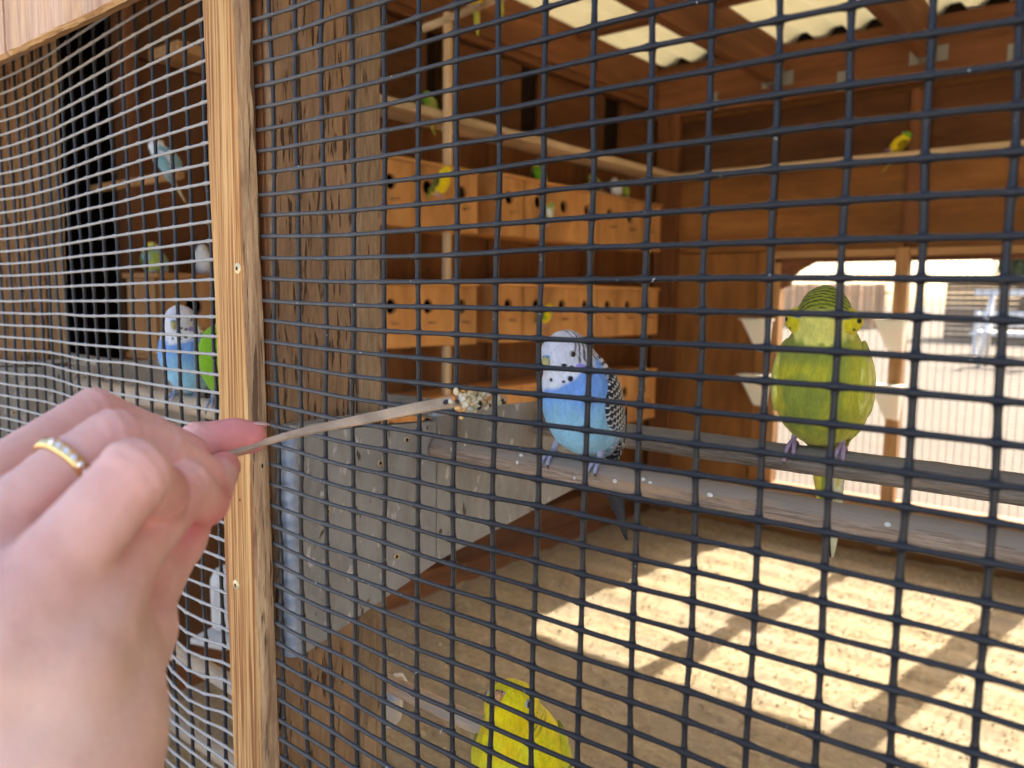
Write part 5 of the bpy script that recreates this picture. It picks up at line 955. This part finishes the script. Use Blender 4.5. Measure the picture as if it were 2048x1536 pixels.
# ------------------------------------------------------------------ feeding stick with seeds
M_stick = wood("craft_stick_wood", (0.46, 0.32, 0.21), (0.54, 0.39, 0.26), (0.60, 0.45, 0.31), 0, 1500, 0.3, 60, 0.0, bumps=0.0002, contrast=0.3)
sp = [at(405, 922, 0.342), at(470, 905, 0.350), at(530, 884, 0.357), at(620, 860, 0.366), at(720, 840, 0.375), at(820, 819, 0.384), at(900, 804, 0.390), at(950, 797, 0.396), at(1004, 797, 0.404)]
sw = [2.0, 2.3, 2.6, 3.3, 4.1, 4.5, 4.6, 4.4, 2.2]
t = thing("feeding_stick", "thin bare wooden stick held in the fingers, its tip pushed through the mesh", "stick", tuple(sp[0]))
P = np.array(sp)-sp[0]; T, _, _ = frames(P); u = np.linspace(0, 1, 60); xi = np.linspace(0, 1, len(P))
P = np.stack([np.interp(u, xi, P[:, k]) for k in range(3)], 1); w = np.interp(u, xi, sw)/1000
for _ in range(3): P[1:-1] = (P[:-2]+2*P[1:-1]+P[2:])/4
T, _, _ = frames(P); V = []; F = []
for i in range(60):
    tw = 0.95-0.60*u[i]; wd = np.cross(T[i], CF); wd /= np.linalg.norm(wd); wd = wd*math.cos(tw)+CF*math.sin(tw); nn = np.cross(T[i], wd); nn /= np.linalg.norm(nn); h = 0.0008+0.0001*math.sin(i*0.7)
    ww = w[i]*0.62; 
    for a, b_ in ((-1, -0.6), (-0.9, -1), (0.9, -1), (1, -0.6), (1, 0.6), (0.9, 1), (-0.9, 1), (-1, 0.6)): V.append(P[i]+wd*ww*a*1.05+nn*h*b_)
for i in range(59):
    for k in range(8): k2 = (k+1) % 8; F.append((i*8+k, i*8+k2, i*8+8+k2, i*8+8+k))
F += [tuple(range(7, -1, -1)), tuple(59*8+k for k in range(8))]
part("shaft", mesh_from(V, F, M_stick, False), t)
M_seed = [plain("cream_seed", (0.68, 0.53, 0.31), 0.35, 0.4, 0, 0.12, 700), plain("white_seed", (0.66, 0.58, 0.42), 0.3, 0.4, 0, 0.08, 700), plain("greenish_seed", (0.50, 0.46, 0.26), 0.4, 0.4, 0, 0.15, 700), plain("russet_seed", (0.62, 0.22, 0.06), 0.3, 0.4, 0, 0.15, 700), plain("orange_seed", (0.72, 0.42, 0.15), 0.3, 0.4, 0, 0.15, 700), plain("black_seed", (0.025, 0.022, 0.025), 0.3, 0.4), plain("tan_seed", (0.42, 0.30, 0.17), 0.4, 0.4, 0, 0.2, 700)]
seeds = [(912, 783, 1.3, 0), (926, 779, 1.5, 4), (941, 780, 1.9, 0), (949, 786, 1.6, 6), (907, 797, 1.5, 3), (892, 804, 1.3, 5), (902, 803, 1.2, 1), (936, 790, 1.6, 1), (945, 794, 1.8, 2), (925, 797, 1.7, 1), (936, 803, 1.6, 0), (947, 798, 1.5, 1), (930, 808, 1.6, 1), (943, 808, 1.5, 0), (952, 804, 1.5, 1), (956, 797, 1.6, 1), (934, 815, 1.5, 1), (941, 819, 1.6, 1), (948, 822, 1.3, 0), (922, 823, 1.4, 3), (928, 820, 1.3, 4), (916, 817, 1.3, 4), (923, 834, 1.3, 4), (941, 831, 1.4, 1), (934, 829, 1.2, 5), (951, 813, 1.5, 2), (958, 806, 1.5, 5), (963, 803, 1.3, 4), (960, 788, 1.4, 2), (967, 787, 1.4, 1), (976, 789, 1.3, 1), (971, 795, 1.4, 2), (976, 797, 1.2, 3), (968, 806, 1.8, 6), (979, 803, 1.3, 2), (962, 797, 1.4, 2), (973, 814, 1.2, 1), (978, 811, 1.2, 5), (996, 796, 1.4, 1), (998, 805, 1.4, 2), (1007, 803, 1.6, 5), (1001, 791, 1.3, 6), (950, 790, 1.3, 5), (920, 790, 1.3, 1), (915, 803, 1.1, 5), (957, 815, 1.2, 5), (945, 826, 1.2, 5), (1011, 798, 1.2, 6), (954, 809, 1.3, 1), (927, 813, 1.3, 1), (935, 824, 1.2, 0), (985, 806, 1.2, 6), (989, 799, 1.2, 2), (939, 797, 1.4, 6), (930, 790, 1.2, 0)]
for k, (x, y, r, c) in enumerate(seeds):
    f = np.interp(x, [905, 1004], [0.3885, 0.404]); q = at(x, y, f-0.0016-0.0012*math.exp(-((x-940)/18)**2-((y-802)/14)**2)+0.0006*math.sin(k*2.1)); rr = r/1000*1.22
    rot = np.array(Euler((k*1.3, k*0.7, k*2.1)).to_matrix()); part("seed", blob_me((0, 0, 0), (rr, rr*0.78, rr*0.72 if k % 3 else rr*1.25), M_seed[c], 12, 8, rot), t, loc=tuple(q-sp[0]))

# ------------------------------------------------------------------ hand
def skin():
    mt, nt, b = new_mat("skin"); L = nt.links; a = N(nt, 'ShaderNodeVertexColor', layer_name='Col'); v = coords(nt, (1, 1, 1), 'Geo')
    f = noise(nt, v, 45, 4, 0.6, 0.3); r = ramp(nt, [(0.3, (0.90, 0.84, 0.84)), (0.7, (1.06, 1.08, 1.08))], f); c = mixn(nt, a.outputs[0], r.outputs[0], 1.0, 'MULTIPLY'); L.new(c, b.inputs['Base Color'])
    b.inputs['Roughness'].default_value = 0.5; b.inputs['Specular IOR Level'].default_value = 0.35; b.inputs['Subsurface Weight'].default_value = 0.25; b.inputs['Subsurface Radius'].default_value = (1, 0.35, 0.22); b.inputs['Subsurface Scale'].default_value = 0.005
    h = noise(nt, v, 900, 4, 0.7); h2 = noise(nt, v, 240, 3, 0.6, 0.8); s_ = N(nt, 'ShaderNodeMath', operation='ADD'); L.new(h, s_.inputs[0]); L.new(h2, s_.inputs[1]); L.new(bump(nt, s_.outputs[0], 0.35, 0.0005), b.inputs['Normal']); return mt
M_skin = skin()
base = at(60, 1500, 0.2)
hand = thing("person", "left hand with gold ring pinching the feeding stick before the left mesh", "person", tuple(base))
H = lambda x, y, d, r: (at(x, y, d)-base, r/1000)
pinky = [H(-150, 1040, .232, 10), H(30, 925, .262, 8.4), H(188, 826, .292, 8.8), H(300, 868, .312, 7.6), H(385, 905, .325, 6.8)]
ring = [H(-140, 1200, .200, 11), H(20, 1030, .222, 9.6), H(130, 938, .236, 8.8), H(228, 878, .248, 9.4), H(325, 905, .262, 8.4), H(405, 950, .280, 7.6)]
middle = [H(-30, 1330, .185, 12), H(120, 1120, .203, 10.6), H(268, 952, .216, 9.8), H(318, 985, .232, 8.2), H(318, 1035, .250, 7.6)]
index = [H(130, 1330, .195, 13), H(235, 1130, .225, 11), H(372, 968, .262, 8.0), H(412, 1008, .285, 7.8), H(447, 935, .335, 6.8)]
thumb = [H(230, 1180, .300, 13), H(330, 990, .335, 11), H(400, 885, .352, 9.2), H(468, 874, .358, 8.6), H(500, 876, .360, 7.4)]
lo = base*0; allp = [p for ch in (pinky, ring, middle, index, thumb) for p, r in ch]
extra = [H(60, 1500, .20, 27), H(-120, 1300, .195, 20)]
lo = np.min(allp+[e[0] for e in extra], axis=0)-0.045; hi = np.max(allp+[e[0] for e in extra], axis=0)+0.045
fore0 = at(40, 1620, .20)-base; fore1 = fore0+np.array([-0.10, -0.09, -0.17]); lo = np.minimum(lo, fore1-0.05)
S = SDF(lo, hi, 0.00125)
S.chain([H(-150, 1150, .21, 17), H(-60, 1330, .195, 19), H(40, 1500, .195, 24)], 0.012)
S.chain([H(120, 1180, .232, 17), H(150, 1330, .222, 19), H(120, 1480, .208, 22), (fore0, 0.024)], 0.014)
S.chain([H(10, 1200, .212, 16), H(60, 1350, .205, 20)], 0.014)
S.chain([H(275, 1140, .275, 14), H(252, 1270, .248, 14), H(200, 1400, .225, 15)], 0.0045)
S.chain([H(398, 1012, .298, 7.5), H(362, 1085, .290, 8), H(305, 1165, .275, 10)], 0.004)
S.chain([(fore0, 0.024), (fore1*0.4+fore0*0.6, 0.0235), (fore1, 0.032)], 0.015)
def softchain(ch, k0, k1, free):
    for n_, ((a, ra), (b_, rb)) in enumerate(zip(ch[:-1], ch[1:])): S.cap(a, b_, ra, rb, k0 if n_ < free else k1)
softchain(thumb, .008, .0014, 1); softchain(pinky, .006, .0010, 1); softchain(index, .007, .0012, 1); softchain(middle, .007, .0010, 1); softchain(ring, .006, .0010, 1)
V, F = S.mesh()
# fine folds over the finger joints, tendons and slack skin on the back of the hand
Nrm = np.zeros_like(V); a_, b_, c_ = V[F[:, 0]], V[F[:, 1]], V[F[:, 2]]; fn = np.cross(b_-a_, c_-a_)
for k in range(4): np.add.at(Nrm, F[:, k], fn)
Nrm /= np.linalg.norm(Nrm, axis=1)[:, None]+1e-12
disp = (fbm(V, 70, 3)-0.5)*0.0011+(fbm(V, 240, 8)-0.5)*0.0005
for ch, js in ((pinky, (2, 3)), (ring, (3, 4)), (middle, (2,)), (index, (2, 3)), (thumb, (2,))):
    for j in js:
        p, r = ch[j]; ax = ch[min(j+1, len(ch)-1)][0]-ch[j-1][0]; ax = ax/np.linalg.norm(ax); s_ = (V-p)@ax
        w_ = np.exp(-(s_/0.0065)**2)*np.exp(-(np.linalg.norm(V-p-s_[:, None]*ax, axis=1)/(r*1.35))**4); wob = (vnoise(V, 260, 5)-0.5)*2.2
        disp += -0.00042*w_*np.clip(np.sin(s_/0.0021*math.pi+wob), -0.2, 1)
V = V+Nrm*disp[:, None]
def nearw(p, r): return np.exp(-(np.linalg.norm(V-p, axis=1)/r)**2)
col = np.tile(lin(234, 184, 170), (len(V), 1)); red = np.zeros(len(V))
for ch, w in ((thumb[-2:], 0.95), (index[-2:], 0.9), (middle[-2:], 0.6), (pinky[-1:], 0.5), (ring[-1:], 0.4)):
    for p, r in ch: red = np.maximum(red, nearw(p, 0.016)*w)
for p, r in (pinky[2], ring[3], middle[2]): red = np.maximum(red, nearw(p+np.array([0, 0, -0.004]), 0.011)*0.40)
for p, r in (H(60, 1180, .20, 1), H(200, 1120, .22, 1)): red = np.maximum(red, nearw(p, 0.018)*0.35)
col = mixc(col, lin(222, 120, 116), red); col = mixc(col, lin(222, 194, 172), nearw(H(150, 1420, .2, 1)[0], 0.045)*0.6)
part("hand", mesh_from(V, F, M_skin, colors=col), hand)
# thumb nail
M_nail = plain("fingernail", (0.70, 0.40, 0.35), 0.3, 0.5)
nf = at(495, 850, .362)-base; ax_ = nrm(thumb[4][0]-thumb[3][0]); up_ = nrm(CU-ax_*(CU@ax_)); sd = np.cross(ax_, up_)
R3 = np.stack([ax_, sd, up_], 1); v, f = blob_geo(thumb[4][0]+up_*0.0066+ax_*0.0036, (0.0046, 0.0040, 0.0009), 16, 8, R3); part("fingernail", mesh_from(v, f, M_nail), hand)
# sleeve cuff beyond the picture
V2, F2 = tube_geo([fore0*0.25+fore1*0.75, fore1*1.0, fore1+(fore1-fore0)*0.9], [0.036, 0.040, 0.052], 28); part("sleeve", mesh_from(V2, F2, plain("denim_sleeve", (0.08, 0.12, 0.22), 0.9, 0.1, 0, 0.2, 400)), hand)
# wedding ring
M_gold = plain("gold", (0.83, 0.62, 0.28), 0.22, 0.5, 1.0); M_gem = plain("clear_gem", (0.85, 0.88, 0.92), 0.08, 0.8, 0.6)
rc = ring[2][0]+base; rax = nrm(ring[3][0]-ring[1][0]); e1 = nrm(-CF+rax*(CF@rax)); e2 = np.cross(rax, e1); rr = 0.0094
t = thing("finger_ring", "slim gold ring with a row of small clear stones on the ring finger", "ring", tuple(rc))
an = np.linspace(0, 2*math.pi, 49); V = []; F = []
for a in an[:-1]:
    d = e1*math.cos(a)+e2*math.sin(a)
    for r_, w_ in ((rr-0.0006, -0.0018), (rr+0.0006, -0.0019), (rr+0.0013, -0.0011), (rr+0.0013, 0.0011), (rr+0.0006, 0.0019), (rr-0.0006, 0.0018)): V.append(d*r_+rax*w_)
for i in range(48):
    for k in range(6): F.append((i*6+k, i*6+(k+1) % 6, ((i+1) % 48)*6+(k+1) % 6, ((i+1) % 48)*6+k))
part("band", mesh_from(V, F, M_gold), t)
for k in range(6):
    a = -0.55+k*0.26; d = e1*math.cos(a)+e2*math.sin(a); c = d*(rr+0.0012); R3 = np.stack([rax, np.cross(d, rax), d], 1)
    v, f = blob_geo(c, (0.0012, 0.0011, 0.0009), 8, 4, R3); part("gemstone", mesh_from(v, f, M_gem, False), t)

# wisps of down caught on the wires, too many and small to count
mb = MB(); rr_ = random.Random(11)
for _ in range(34):
    i = rr_.uniform(0, 15); r_ = rr_.randint(0, 36); p = right_pt(np.array([i]), np.array([float(r_)]))[0]+np.array([0, -0.0022, rr_.uniform(-0.001, 0.001)])
    d = np.array([rr_.uniform(-1, 1), rr_.uniform(-0.6, 0.1), rr_.uniform(-1, 0.6)])*rr_.uniform(0.0006, 0.0026); P_ = [p, p+d*0.5+[0, 0, 0.0005], p+d]
    V_, F_ = tube_geo(P_, [0.00012, 0.00016, 0.00006], 5); mb.add(V_, F_.tolist())
part("down_wisps", mb.me(plain("down_wisp", (0.75, 0.74, 0.70), 0.8, 0.2), True), label="tiny white down wisps and dust caught on the right hand wires", cat="down", kind='stuff')
